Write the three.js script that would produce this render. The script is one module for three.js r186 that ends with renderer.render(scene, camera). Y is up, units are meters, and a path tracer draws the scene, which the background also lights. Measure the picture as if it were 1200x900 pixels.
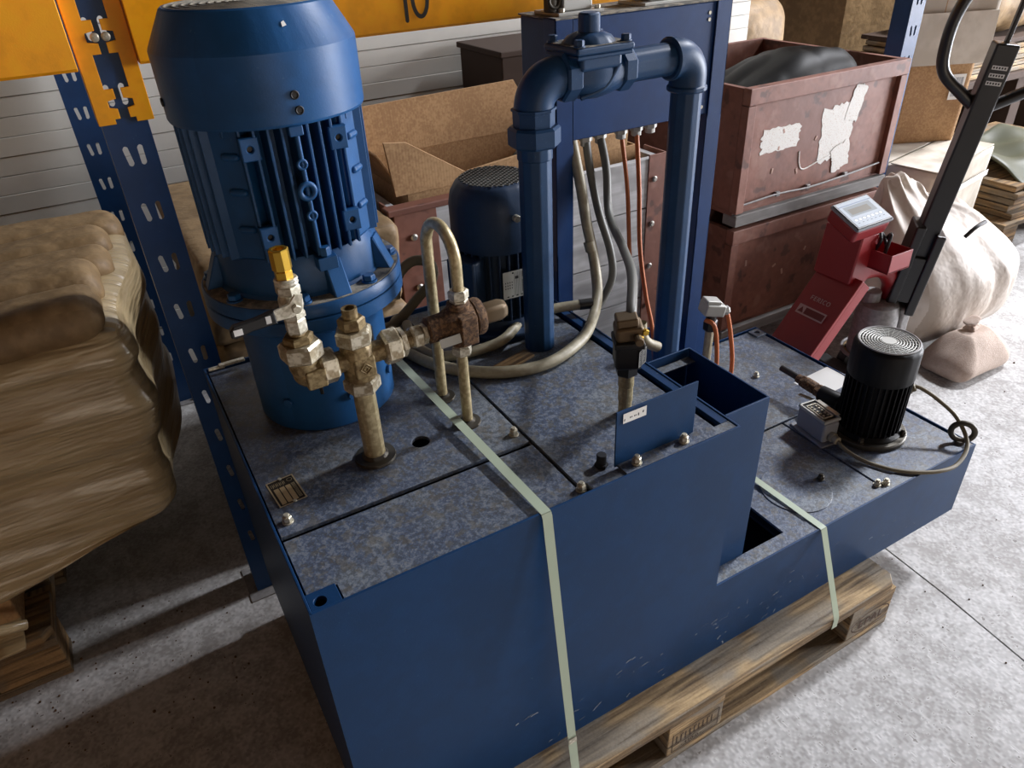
import * as THREE from 'three';
import { RoundedBoxGeometry } from 'three/addons/geometries/RoundedBoxGeometry.js';
import { RectAreaLightUniformsLib } from 'three/addons/lights/RectAreaLightUniformsLib.js';
import { mergeGeometries, mergeVertices, toCreasedNormals } from 'three/addons/utils/BufferGeometryUtils.js';

// ---------------------------------------------------------------- camera, light, exposure
const scene = new THREE.Scene();
const camera = new THREE.PerspectiveCamera(55.1, 1200 / 900, 0.05, 60);
camera.position.set(-0.0608, 1.4786, 0.6814);
camera.rotation.set(-0.5745, -0.4952, -0.0513, 'YXZ');
const renderer = new THREE.WebGLRenderer({ antialias: true });
renderer.toneMapping = THREE.LinearToneMapping;
renderer.toneMappingExposure = 1.0;
renderer.shadowMap.enabled = true;
scene.background = new THREE.Color(0x9fb2c6);
RectAreaLightUniformsLib.init();
const DAY = 0xf6f8ff;
function areaLight(name, color, intensity, w, h, at, target) {
  const l = new THREE.RectAreaLight(color, intensity, w, h);
  l.name = name; l.position.set(...at); l.lookAt(...target); l.castShadow = true; scene.add(l); return l;
}
areaLight('roof_light_daylight', DAY, 440, 0.7, 0.7, [6.1, 5.34, -1.0], [6.1, 0, -1.0]);
areaLight('door_daylight', DAY, 31, 3, 3.2, [7.86, 1.7, 1.5], [0, 1.7, 1.5]);

areaLight('front_door_daylight', 0xffe8cc, 1.9, 4, 1.4, [0.3, 0.92, 6.86], [0.3, 0.92, 0]);

// ---------------------------------------------------------------- random numbers and noise
function rng(seed) { let a = seed >>> 0; return () => { a = (a + 0x6d2b79f5) | 0; let t = Math.imul(a ^ (a >>> 15), 1 | a); t = (t + Math.imul(t ^ (t >>> 7), 61 | t)) ^ t; return ((t ^ (t >>> 14)) >>> 0) / 4294967296; }; }
const rand = rng(7);
function layer(N, nx, ny, seed) {          // tileable value noise, N x N
  const r = rng(seed), g = new Float32Array(nx * ny); for (let i = 0; i < g.length; i++) g[i] = r();
  const o = new Float32Array(N * N);
  for (let y = 0; y < N; y++) {
    const fy = y / N * ny, y0 = Math.floor(fy), ty = fy - y0, sy = ty * ty * (3 - 2 * ty), ya = (y0 % ny) * nx, yb = ((y0 + 1) % ny) * nx;
    for (let x = 0; x < N; x++) {
      const fx = x / N * nx, x0 = Math.floor(fx), tx = fx - x0, sx = tx * tx * (3 - 2 * tx), xa = x0 % nx, xb = (x0 + 1) % nx;
      const a = g[ya + xa] + (g[ya + xb] - g[ya + xa]) * sx, b = g[yb + xa] + (g[yb + xb] - g[yb + xa]) * sx;
      o[y * N + x] = a + (b - a) * sy;
    }
  }
  return o;
}
function fbm(N, nx, ny, oct, seed, gain = 0.5) {
  const o = new Float32Array(N * N); let amp = 1, sum = 0;
  for (let k = 0; k < oct; k++) { const l = layer(N, nx << k, ny << k, seed + k * 31); for (let i = 0; i < o.length; i++) o[i] += l[i] * amp; sum += amp; amp *= gain; }
  for (let i = 0; i < o.length; i++) o[i] /= sum;
  return o;
}
const cl = (v, a = 0, b = 1) => Math.min(b, Math.max(a, v));
const ss = (a, b, v) => { const t = cl((v - a) / (b - a)); return t * t * (3 - 2 * t); };
function texture(N, f, tile, srgb = true) {     // f(i) -> [r,g,b] 0..255 ; tile = metres per repeat
  const d = new Uint8Array(N * N * 4);
  for (let i = 0; i < N * N; i++) { const c = f(i); d[i * 4] = c[0]; d[i * 4 + 1] = c[1]; d[i * 4 + 2] = c[2]; d[i * 4 + 3] = 255; }
  const t = new THREE.DataTexture(d, N, N, THREE.RGBAFormat);
  t.wrapS = t.wrapT = THREE.RepeatWrapping; t.magFilter = THREE.LinearFilter; t.minFilter = THREE.LinearMipmapLinearFilter; t.generateMipmaps = true;
  if (srgb) t.colorSpace = THREE.SRGBColorSpace;
  t.repeat.set(1 / tile, 1 / tile); t.needsUpdate = true; return t;
}
const grey = (a, lo = 0, hi = 1) => (i) => { const v = 255 * cl((a[i] - lo) / (hi - lo)); return [v, v, v]; };
const mix = (a, b, t) => [a[0] + (b[0] - a[0]) * t, a[1] + (b[1] - a[1]) * t, a[2] + (b[2] - a[2]) * t];
const std = (o) => new THREE.MeshStandardMaterial(o);
const phy = (o) => new THREE.MeshPhysicalMaterial(o);

// ---------------------------------------------------------------- materials
const nA = fbm(512, 6, 6, 5, 11), nB = fbm(512, 24, 24, 4, 12), nC = fbm(512, 90, 90, 2, 13), nS = layer(512, 170, 170, 14);
const nBig = fbm(1024, 5, 5, 6, 21, 0.55), nMid = fbm(1024, 40, 40, 4, 22, 0.6), nFine = layer(1024, 300, 300, 23);
const M = {};
M.concrete = std({
  map: texture(1024, (i) => { const v = nBig[i], m = nMid[i], f = nFine[i]; let c = mix([160, 158, 156], [180, 179, 178], ss(0.3, 0.68, v * 0.6 + m * 0.4)); c = mix(c, [200, 199, 198], 0.45 * ss(0.5, 0.7, m * 0.5 + f * 0.5)); c = mix(c, [136, 132, 128], 0.4 * ss(0.46, 0.34, m * 0.6 + f * 0.4)); if (f > 0.92 && m < 0.5) c = mix(c, [72, 66, 60], 0.6); const k = (f - 0.5) * 14; return [cl(c[0] + k, 0, 255), cl(c[1] + k, 0, 255), cl(c[2] + k, 0, 255)]; }, 1.7),
  bumpMap: texture(1024, (i) => { const v = 255 * cl(0.5 + (nMid[i] - 0.5) * 0.9 + (nFine[i] - 0.5) * 0.35 - (nFine[i] > 0.9 ? 0.3 : 0)); return [v, v, v]; }, 1.7, false), bumpScale: 0.0011,
  roughness: 0.62 });
const paintBump = texture(512, (i) => { const v = 255 * cl(nC[i] * 0.6 + nB[i] * 0.4); return [v, v, v]; }, 0.16, false);
function paint(r, g, b, rough, seedShift = 0, wear = 0.5) {
  return phy({ map: texture(512, (i) => { const j = (i * 1 + seedShift * 7919) % (512 * 512), v = nA[j], m = nB[j]; let c = mix([r * 0.95, g * 0.95, b * 0.95], [r * 1.04, g * 1.04, b * 1.04], ss(0.3, 0.7, v * 0.6 + m * 0.4)); if (nS[j] > 0.965 && m > 0.5) c = mix(c, [150, 150, 145], wear); return c.map((x) => cl(x, 0, 255)); }, 0.45),
    bumpMap: paintBump, bumpScale: 0.00012, roughness: rough, clearcoat: 0.06, clearcoatRoughness: 0.35, specularIntensity: 0.55 });
}
M.tankBlue = paint(15, 55, 96, 0.45, 0, 0.25);
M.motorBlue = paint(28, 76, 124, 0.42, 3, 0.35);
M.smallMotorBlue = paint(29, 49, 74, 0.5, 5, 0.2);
M.frameBlue = paint(16, 52, 100, 0.4, 9, 0.25);
M.rackBlue = paint(20, 58, 104, 0.4, 13, 0.3);
M.pipeBlue = paint(28, 62, 98, 0.45, 17, 0.3);
M.darkInside = std({ color: 0x0c121c, roughness: 0.8 });
M.orange = paint(255, 170, 18, 0.42, 21, 0.12);
const nLid = fbm(1024, 96, 96, 3, 24, 0.6);
M.lid = phy({
  map: texture(1024, (i) => { const v = nBig[i], m = nLid[i], f = nFine[i], w = nMid[i]; let c = mix([80, 92, 114], [108, 117, 128], ss(0.38, 0.62, v)); c = mix(c, [150, 151, 149], 0.42 * ss(0.5, 0.66, m * 0.7 + f * 0.3)); c = mix(c, [68, 67, 66], 0.42 * ss(0.5, 0.36, m * 0.7 + f * 0.3)); c = mix(c, [96, 90, 80], 0.5 * ss(0.52, 0.66, w)); if (f > 0.94) c = mix(c, [160, 156, 146], 0.5); return c; }, 0.5),
  bumpMap: texture(1024, grey(nLid, 0.2, 0.8), 0.5, false), bumpScale: 0.0002,
  roughnessMap: texture(1024, (i) => { const v = 255 * cl(0.42 + 0.4 * (nLid[i] - 0.35)); return [v, v, v]; }, 0.5, false), roughness: 1, metalness: 0.1 });
M.dustTop = std({ map: texture(512, (i) => { let c = mix([96, 94, 88], [150, 142, 126], ss(0.3, 0.7, nB[i])); if (nS[i] > 0.85) c = mix(c, [60, 66, 76], 0.6); return c; }, 0.3), roughness: 0.85 });
M.palletWood = [0, 1, 2].map((k) => { const g = fbm(512, 3, 60, 4, 40 + k, 0.6), h = fbm(512, 5, 9, 3, 50 + k);
  return std({ map: texture(512, (i) => { let c = mix([112, 92, 66], [186, 158, 116], ss(0.25, 0.75, g[i])); c = mix(c, [128, 122, 112], 0.75 * ss(0.42, 0.62, h[i])); if (g[i] < 0.3) c = mix(c, [70, 55, 38], 0.4); const f = (nS[i] - 0.5) * 14; return c.map((x) => cl(x + f, 0, 255)); }, 0.5), bumpMap: texture(512, grey(g, 0.2, 0.8), 0.5, false), bumpScale: 0.0012, roughness: 0.8 }); });
M.palletShadeTint = std({ map: M.palletWood[0].map, bumpMap: M.palletWood[0].bumpMap, bumpScale: 0.001, color: 0xccc0b0, roughness: 0.85 });  // pallet wood copy with shade mixed into its tint
M.greyWood = std({ map: (() => { const g = fbm(512, 3, 70, 4, 61, 0.6), h = fbm(512, 6, 8, 3, 62); return texture(512, (i) => { let c = mix([158, 158, 158], [202, 203, 204], ss(0.25, 0.75, g[i] * 0.4 + h[i] * 0.6)); c = mix(c, [104, 102, 100], 0.5 * ss(0.56, 0.8, h[i])); return c; }, 0.6); })(), roughness: 0.85 });
M.maroon = std({ map: texture(512, (i) => { let c = mix([112, 70, 56], [132, 86, 70], ss(0.3, 0.7, nA[i] * 0.7 + nC[i] * 0.3)); c = mix(c, [150, 116, 102], 0.4 * ss(0.62, 0.76, nB[i])); c = mix(c, [62, 38, 32], 0.6 * ss(0.32, 0.22, nB[i])); return c; }, 1.3), bumpMap: texture(512, grey(nB, 0.2, 0.8), 1.3, false), bumpScale: 0.001, roughness: 0.6 });
M.maroonDark = M.maroon;
M.card = std({ map: texture(512, (i) => { const c = mix([158, 122, 84], [182, 146, 104], ss(0.3, 0.7, nA[i] * 0.5 + nC[i] * 0.5)); return c; }, 0.5), bumpMap: texture(512, (i) => { const v = 127 + 60 * Math.sin((i % 512) / 512 * Math.PI * 2 * 60); return [v, v, v]; }, 0.5, false), bumpScale: 0.0002, roughness: 0.85 });
M.cardPale = std({ map: texture(512, (i) => mix([176, 166, 150], [206, 198, 184], ss(0.3, 0.7, nA[i])), 0.7), roughness: 0.7 });
M.cardEdge = std({ color: 0xc9a878, roughness: 0.9 });
M.film = phy({ map: (() => { const g = fbm(512, 4, 40, 4, 71, 0.6); return texture(512, (i) => { let c = mix([172, 151, 114], [190, 170, 132], ss(0.25, 0.75, g[i])); return c; }, 1.0); })(), bumpMap: (() => { const g = fbm(512, 3, 34, 5, 72, 0.62); return texture(512, grey(g, 0.15, 0.85), 1.0, false); })(), bumpScale: 0.016, roughness: 0.34, clearcoat: 0.6, clearcoatRoughness: 0.2 });
M.sack = std({ map: texture(512, (i) => mix([120, 97, 66], [148, 122, 86], ss(0.3, 0.7, nA[i] * 0.5 + nB[i] * 0.5)), 0.6), bumpMap: texture(512, grey(nB, 0.2, 0.8), 0.6, false), bumpScale: 0.0016, roughness: 0.6 });  // paper brown, darkened further to imitate shade on top of the load
M.whiteBag = phy({ map: texture(512, (i) => mix([184, 172, 160], [214, 206, 198], ss(0.3, 0.7, nA[i])), 0.8), bumpMap: texture(512, grey(nA, 0.2, 0.8), 0.7, false), bumpScale: 0.008, roughness: 0.55, clearcoat: 0.05, side: THREE.DoubleSide });
M.sandBag = std({ map: texture(512, (i) => mix([172, 152, 138], [200, 184, 172], nB[i] * 0.5 + nC[i] * 0.5), 0.3), bumpMap: texture(512, grey(nC), 0.2, false), bumpScale: 0.0006, roughness: 0.85 });
M.brass = std({ color: 0xd8b048, metalness: 0.9, roughness: 0.32 });
const zincT = texture(512, (i) => { let c = mix([180, 172, 150], [214, 208, 188], ss(0.3, 0.7, nB[i])); c = mix(c, [120, 102, 72], 0.55 * ss(0.48, 0.34, nA[i])); c = mix(c, [130, 112, 82], 0.3 * ss(0.42, 0.3, nB[i])); return c; }, 0.11);
M.zinc = std({ map: zincT, metalness: 0.35, roughness: 0.42 });
M.zincDull = std({ map: zincT, color: 0xb8a888, metalness: 0.3, roughness: 0.5 });
M.zincPale = std({ map: texture(512, (i) => mix([182, 176, 156], [222, 218, 202], ss(0.3, 0.7, nB[i])), 0.1), metalness: 0.45, roughness: 0.4 });
M.pipeGold = std({ map: texture(512, (i) => mix([160, 146, 110], [190, 176, 138], ss(0.3, 0.7, nB[i])), 0.15), metalness: 0.35, roughness: 0.38 });
M.rust = std({ map: texture(512, (i) => mix([74, 52, 34], [122, 92, 62], ss(0.3, 0.7, nB[i])), 0.08), bumpMap: texture(512, grey(nC), 0.05, false), bumpScale: 0.001, metalness: 0.2, roughness: 0.75 });
M.darkBronze = std({ color: 0x6a5a44, metalness: 0.5, roughness: 0.5 });
M.steel = std({ color: 0xb4b2aa, metalness: 0.85, roughness: 0.35 });
M.darkSteel = std({ color: 0x4a463e, metalness: 0.6, roughness: 0.5 });
M.black = std({ color: 0x121213, roughness: 0.45 });
M.blackMotor = phy({ color: 0x0c0c0d, roughness: 0.5, specularIntensity: 0.45 });
M.handleBlack = phy({ color: 0x0f0f11, roughness: 0.38, clearcoat: 0.3, clearcoatRoughness: 0.3 });
M.conduit = std({ map: texture(512, (i) => mix([136, 128, 104], [170, 162, 138], nB[i]), 0.2), roughness: 0.5 });
M.conduitGrey = std({ color: 0x5c5c56, roughness: 0.5 });
M.cableOrange = std({ color: 0xb5622e, roughness: 0.5 });
M.cableTan = std({ color: 0x6f6650, roughness: 0.55 });
M.greyPlastic = std({ color: 0x83868c, roughness: 0.55 });
M.alu = std({ color: 0xa9a9a4, metalness: 0.5, roughness: 0.5 });
M.strap = phy({ color: 0xaebba4, roughness: 0.45, clearcoat: 0.15 });
M.red = phy({ color: 0x8e1218, roughness: 0.45, clearcoat: 0.25, clearcoatRoughness: 0.4 });
M.iron = std({ map: texture(512, (i) => mix([112, 110, 110], [154, 152, 150], nB[i]), 0.2), metalness: 0.1, roughness: 0.55 });
M.tan = std({ color: 0x8a7048, roughness: 0.6 });
M.white = std({ color: 0xe2e2de, roughness: 0.6 });
M.panel = std({ map: texture(512, (i) => mix([206, 204, 196], [224, 222, 214], nA[i]), 0.8), roughness: 0.5 });
M.wall = std({ map: texture(512, (i) => mix([92, 60, 34], [108, 74, 44], nA[i] * 0.6 + nB[i] * 0.4), 2.5), roughness: 0.9 });
M.ceiling = std({ map: texture(512, (i) => mix([46, 40, 34], [60, 53, 46], nA[i]), 3), roughness: 0.9 });
M.skylight = std({ color: 0xffffff, emissive: DAY, emissiveIntensity: 1.6, roughness: 0.6 });
M.skylightWarm = std({ color: 0xffffff, emissive: 0xffe8cc, emissiveIntensity: 0.8, roughness: 0.6 });
M.plasticBlack = phy({ color: 0x0f0e0c, roughness: 0.55, specularIntensity: 0.4 });
M.dullFilm = std({ color: 0x4c4e3c, roughness: 0.5 });
M.runnerGrey = std({ map: M.greyWood.map, color: 0xb0aca8, roughness: 0.85 });
M.scuff = std({ color: 0xa98a7c, roughness: 0.8 });
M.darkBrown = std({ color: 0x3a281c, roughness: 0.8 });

// ---------------------------------------------------------------- geometry helpers
function boxUV(g, ox = 0, oy = 0) {               // uv in metres; u runs along the longer side of each face
  g = g.index ? g.toNonIndexed() : g; g.computeBoundingBox();
  const s = g.boundingBox.getSize(new THREE.Vector3()), S = [s.x, s.y, s.z], p = g.attributes.position.array, uv = new Float32Array(p.length / 3 * 2);
  for (let t = 0; t < p.length; t += 9) {
    const e1 = [p[t + 3] - p[t], p[t + 4] - p[t + 1], p[t + 5] - p[t + 2]], e2 = [p[t + 6] - p[t], p[t + 7] - p[t + 1], p[t + 8] - p[t + 2]];
    const n = [Math.abs(e1[1] * e2[2] - e1[2] * e2[1]), Math.abs(e1[2] * e2[0] - e1[0] * e2[2]), Math.abs(e1[0] * e2[1] - e1[1] * e2[0])];
    const d = n[0] > n[1] && n[0] > n[2] ? 0 : n[1] > n[2] ? 1 : 2; let a = [1, 0, 0][d], b = [2, 2, 1][d]; if (S[b] > S[a]) [a, b] = [b, a];
    for (let k = 0; k < 3; k++) { uv[(t / 3 + k) * 2] = p[t + k * 3 + a] + ox; uv[(t / 3 + k) * 2 + 1] = p[t + k * 3 + b] + oy; }
  }
  g.setAttribute('uv', new THREE.BufferAttribute(uv, 2)); return g;
}
const B = (w, h, d, bev = 0.0015) => boxUV(bev ? new RoundedBoxGeometry(w, h, d, 1, Math.min(bev, w / 2.01, h / 2.01, d / 2.01)) : new THREE.BoxGeometry(w, h, d), rand(), rand());
const at = (g, x, y, z, rx = 0, ry = 0, rz = 0) => { g.applyMatrix4(new THREE.Matrix4().compose(new THREE.Vector3(x, y, z), new THREE.Quaternion().setFromEuler(new THREE.Euler(rx, ry, rz)), new THREE.Vector3(1, 1, 1))); return g; };
function span(x0, x1, y0, y1, z0, z1, bev = 0.0015) { return at(B(x1 - x0, y1 - y0, z1 - z0, bev), (x0 + x1) / 2, (y0 + y1) / 2, (z0 + z1) / 2); }
function lathe(pts, seg = 40, crease = 0.6) { return boxUV(toCreasedNormals(new THREE.LatheGeometry(pts.map((p) => new THREE.Vector2(p[0], p[1])), seg), crease)); }
function cyl(r, h, seg = 28, ch = 0) { const c = ch || Math.min(r, h) * 0.12; return lathe([[0, 0], [r - c, 0], [r, c], [r, h - c], [r - c, h], [0, h]], seg); }   // stands on its base
const hex = (r, h) => lathe([[0, 0], [r * 0.86, 0], [r, h * 0.14], [r, h * 0.86], [r * 0.86, h], [0, h]], 6, 0.3);
function tube(pts, r, seg = 60, rad = 12, tension = 0.5) { const c = new THREE.CatmullRomCurve3(pts.map((p) => new THREE.Vector3(...p)), false, 'catmullrom', tension); return boxUV(new THREE.TubeGeometry(c, seg, r, rad, false)); }
function prism(pts, depth, holes = [], bev = 0) {      // shape in xy, extruded along +z
  const s = new THREE.Shape(pts.map((p) => new THREE.Vector2(p[0], p[1])));
  for (const h of holes) s.holes.push(new THREE.Path(h.map((p) => new THREE.Vector2(p[0], p[1]))));
  return boxUV(new THREE.ExtrudeGeometry(s, { depth, bevelEnabled: bev > 0, bevelThickness: bev, bevelSize: bev, bevelOffset: -bev, bevelSegments: 1, steps: 1 }));
}
const circle = (cx, cy, r, n = 20) => [...Array(n)].map((_, i) => [cx + r * Math.cos(i / n * 2 * Math.PI), cy + r * Math.sin(i / n * 2 * Math.PI)]);
const merge = (l) => mergeGeometries(l.map((g) => { g = g.index ? g.toNonIndexed() : g; for (const k of Object.keys(g.attributes)) if (!['position', 'normal', 'uv'].includes(k)) g.deleteAttribute(k); return g; }));
const hash3 = (x, y, z) => { const s = Math.sin(x * 12.9898 + y * 78.233 + z * 37.719) * 43758.5453; return s - Math.floor(s); };
function vnoise(x, y, z) { const X = Math.floor(x), Y = Math.floor(y), Z = Math.floor(z), f = (t) => t * t * (3 - 2 * t), u = f(x - X), v = f(y - Y), w = f(z - Z), L = (a, b, t) => a + (b - a) * t;
  return L(L(L(hash3(X, Y, Z), hash3(X + 1, Y, Z), u), L(hash3(X, Y + 1, Z), hash3(X + 1, Y + 1, Z), u), v), L(L(hash3(X, Y, Z + 1), hash3(X + 1, Y, Z + 1), u), L(hash3(X, Y + 1, Z + 1), hash3(X + 1, Y + 1, Z + 1), u), v), w); }
function blob(w, h, d, n, round, move) {               // soft box: rounded by `round`, each point then moved by move(v)
  let g = new THREE.BoxGeometry(w, h, d, n[0], n[1], n[2]); g.deleteAttribute('uv'); g.deleteAttribute('normal'); g = mergeVertices(g);
  const p = g.attributes.position, v = new THREE.Vector3(), c = new THREE.Vector3();
  for (let i = 0; i < p.count; i++) {
    v.fromBufferAttribute(p, i); c.set(cl(v.x, -w / 2 + round, w / 2 - round), cl(v.y, -h / 2 + round, h / 2 - round), cl(v.z, -d / 2 + round, d / 2 - round));
    const q = v.clone().sub(c); if (q.lengthSq() > 0) { q.setLength(Math.min(round, q.length())); v.copy(c).add(q); }
    move(v); p.setXYZ(i, v.x, v.y, v.z);
  }
  g.computeVertexNormals(); const nn = g.attributes.normal.clone(); const idx = g.index.array; g = boxUV(g);
  const no = new Float32Array(idx.length * 3); for (let i = 0; i < idx.length; i++) { no[i * 3] = nn.getX(idx[i]); no[i * 3 + 1] = nn.getY(idx[i]); no[i * 3 + 2] = nn.getZ(idx[i]); }
  g.setAttribute('normal', new THREE.BufferAttribute(no, 3)); return g;
}

// ---------------------------------------------------------------- scene helpers
const taken = {};
function numbered(n) { const k = taken[n] = (taken[n] ?? -1) + 1; return k ? n + '_' + String(k).padStart(3, '0') : n; }
function tag(o, label, category, group, kind) { o.userData = { label, category }; if (group) o.userData.group = group; if (kind) o.userData.kind = kind; return o; }
function thing(name, label, category, pos = [0, 0, 0], group, kind) { const o = new THREE.Group(); o.name = numbered(name); o.position.set(...pos); scene.add(o); return tag(o, label, category, group, kind); }
function structure(name, pos = [0, 0, 0]) { const o = new THREE.Group(); o.name = name; o.position.set(...pos); o.userData = { kind: 'structure' }; scene.add(o); return o; }
// a named mesh given in world coordinates, hung under parent; the parent's number of same-named children gives _001 ...
function part(name, geo, mat, parent, pos = [0, 0, 0], rot = [0, 0, 0], label) {
  const m = new THREE.Mesh(geo, mat); const kids = parent.children.filter((c) => c.userData.base === name).length;
  m.name = kids ? name + '_' + String(kids).padStart(3, '0') : name; m.castShadow = m.receiveShadow = true;
  m.position.set(...pos); m.rotation.set(...rot); m.userData.base = name; if (label) m.userData.label = label;
  parent.updateWorldMatrix(true, false); parent.attach(m); return m;
}
function canvasTex(w, h, draw) { const c = document.createElement('canvas'); c.width = w; c.height = h; draw(c.getContext('2d'), w, h); const t = new THREE.CanvasTexture(c); t.colorSpace = THREE.SRGBColorSpace; return t; }
const decal = (t, o = {}) => std({ map: t, transparent: true, roughness: 0.6, polygonOffset: true, polygonOffsetFactor: -1, ...o });

// ================================================================ THE SETTING
const X0 = -4, X1 = 8, ZB = -6.6, ZF = 7, CE = 5.4;
{ // floor: two cast slabs with an open joint, over a sub base
  const f = structure('floor');
  const a = (pts) => { const g = prism(pts, 0.12); return boxUV(at(g, 0, 0, 0, Math.PI / 2, 0, 0)); };   // xy -> xz, top at y = 0
  const j = (z) => 1.452 - 0.0945 * (z + 0.06);
  const zz = [ZB, -3, -1.5, -0.6, -0.2, 0.1, 0.4, 1, 2.4, ZF], wob = zz.map((z, i) => j(z) + (i % 2 ? 0.004 : -0.004));
  part('slab', a([[X0, ZF], [X0, ZB], ...zz.map((z, i) => [wob[i] - 0.0025, z])]), M.concrete, f);
  part('slab', a([[X1, ZB], [X1, ZF], ...zz.map((z, i) => [wob[i] + 0.0025, z]).reverse()]), M.concrete, f);
  part('sub_base', span(X0, X1, -0.3, -0.121, ZB, ZF, 0), M.darkBrown, f);
}
{ const w = structure('wall_back'); part('masonry', span(X0, X1, 0, CE, ZB - 0.2, ZB, 0), M.wall, w); }
{ const w = structure('wall_left'); part('masonry', span(X0 - 0.2, X0, 0, CE, ZB - 0.2, ZF + 0.2, 0), M.wall, w); }
{ // front wall behind the viewer with a wide glazed opening
  const w = structure('wall_front'); part('masonry', prism([[X0, 0], [X1, 0], [X1, CE], [X0, CE]], 0.2, [[[-1.75, 0.2], [2.35, 0.2], [2.35, 1.65], [-1.75, 1.65]]]), M.wall, w, [0, 0, ZF]);
  const d = structure('window_2'); part('glazing', span(-1.8, 2.4, 0.15, 1.7, ZF + 0.06, ZF + 0.09, 0), M.skylightWarm, d);
  for (const x of [-1.72, -0.38, 0.98, 2.32]) part('mullion', span(x - 0.025, x + 0.025, 0.2, 1.65, ZF + 0.01, ZF + 0.05), M.alu, d); for (const y of [0.225, 1.625]) part('transom', span(-1.745, 2.345, y - 0.025, y + 0.025, ZF + 0.012, ZF + 0.048), M.alu, d);
}
{ // right wall with a wide loading door opening
  const w = structure('wall_right'), g = prism([[-ZB + 0.2, 0], [-ZB + 0.2, CE], [-ZF - 0.2, CE], [-ZF - 0.2, 0], [-3.1, 0], [-3.1, 3.3], [0.1, 3.3], [0.1, 0]], 0.2);
  part('masonry', at(g, X1, 0, 0, 0, Math.PI / 2, 0), M.wall, w);
  const d = structure('door_1'); part('glazing', span(X1 + 0.02, X1 + 0.05, 0, 3.3, -0.1, 3.1, 0), M.skylight, d);
  for (const z of [-0.07, 0.98, 2.03, 3.07]) part('mullion', span(X1 - 0.02, X1 + 0.02, 0, 3.3, z - 0.03, z + 0.03), M.alu, d);
  for (const y of [0.04, 1.65, 3.26]) part('transom', span(X1 - 0.02, X1 + 0.02, y - 0.03, y + 0.03, -0.1, 3.1), M.alu, d);
}
{ // roof with a roof light
  const hole = (x, z, h) => [[x - h, z - h], [x + h, z - h], [x + h, z + h], [x - h, z + h]];
  const c = structure('ceiling'); const g = prism([[X0 - 0.2, ZB - 0.2], [X1 + 0.2, ZB - 0.2], [X1 + 0.2, ZF + 0.2], [X0 - 0.2, ZF + 0.2]], 0.15, [hole(6.1, -1.0, 0.4)]);
  part('roof_deck', at(g, 0, CE + 0.15, 0, Math.PI / 2, 0, 0), M.ceiling, c);
  [[6.1, -1.0, 0.45]].forEach(([x, z, h], i) => { const w = structure('window_' + (i + 1)); part('pane', span(x - h, x + h, CE + 0.1, CE + 0.13, z - h, z + h, 0), M.skylight, w); });
}
{ // light grey partition of horizontal boards behind the rack
  const w = structure('wall_partition');
  for (let k = 0; k < 36; k++) { const y = 0.02 + k * 0.0555; part('panel', span(-3.9, 2.75, y, y + 0.054, -2.06 + 0.0015 * (k % 3 === 1), -2.045 + 0.0015 * (k % 3 === 1), 0.0015), M.panel, w); }
  part('backing', span(-3.9, 2.75, 0, 2.02, -2.12, -2.062, 0), M.panel, w);
}

// ================================================================ PALLETS
function pallet(x0, z1, label, mats, marks, group) {    // x0 = left end, z1 = front long side; 1200 x 800
  const t = thing('pallet', label, 'pallet', [x0 + 0.6, 0, z1 - 0.4], group); let k = 0; const m = () => mats[k++ % mats.length];
  const zs = [[0, 0.145], [0.19, 0.1], [0.3275, 0.145], [0.51, 0.1], [0.655, 0.145]];
  zs.forEach(([o, wd], i) => {
    const za = -(z1 - o), zb = -(z1 - o - wd), c = 0.022;                    // shape y = -z
    const sh = i === 0 ? [[x0 + c, za], [x0 + 1.2 - c, za], [x0 + 1.2, za + c], [x0 + 1.2, zb], [x0, zb], [x0, za + c]] : i === 4 ? [[x0, za], [x0 + 1.2, za], [x0 + 1.2, zb - c], [x0 + 1.2 - c, zb], [x0 + c, zb], [x0, zb - c]] : [[x0, za], [x0 + 1.2, za], [x0 + 1.2, zb], [x0, zb]];
    const b = part('top_board', boxUV(at(prism(sh, 0.022, [], 0.0015), 0, 0.122, 0, -Math.PI / 2, 0, 0), rand(), rand()), m(), t);
    const nails = []; for (const bx of [0.06, 0.105, 0.6, 0.56, 0.64, 1.09, 1.14]) nails.push(at(new THREE.CylinderGeometry(0.0042, 0.0042, 0.002, 8), x0 + bx, 0.1445, z1 - o - wd * (0.3 + 0.45 * rand())));
    part('nail_heads', boxUV(merge(nails)), M.black, b);
  });
  for (const bx of [0, 0.5275, 1.055]) {
    part('stringer_board', span(x0 + bx, x0 + bx + 0.145, 0.1, 0.122, z1 - 0.8, z1), m(), t);
    [[0, 0.1], [0.3275, 0.145], [0.7, 0.1]].forEach(([o, d], i) => {
      const b = part('block', span(x0 + bx, x0 + bx + 0.145, 0.022, 0.1, z1 - o - d, z1 - o - 0.0005, 0.003), m(), t);
      if (i === 0 && marks?.[bx]) part('branded_mark', at(new THREE.PlaneGeometry(0.138, 0.074), 0, 0, 0), decal(marks[bx], { roughness: 0.85 }), b, [x0 + bx + 0.0725, 0.061, z1 + 0.0006]);
    });
  }
  [[0, 0.1], [0.3275, 0.145], [0.7, 0.1]].forEach(([o, d]) => part('bottom_board', span(x0, x0 + 1.2, 0, 0.0215, z1 - o - d, z1 - o), m(), t));
  return t;
}
const epal = canvasTex(276, 148, (c, w, h) => { c.strokeStyle = c.fillStyle = '#4a3220'; c.lineWidth = 6; c.beginPath(); c.ellipse(w / 2, h / 2, w / 2 - 10, h / 2 - 18, 0, 0, 7); c.stroke(); c.font = 'bold 74px sans-serif'; c.textAlign = 'center'; c.textBaseline = 'middle'; c.fillText('EPAL', w / 2, h / 2 + 2); });
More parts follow.
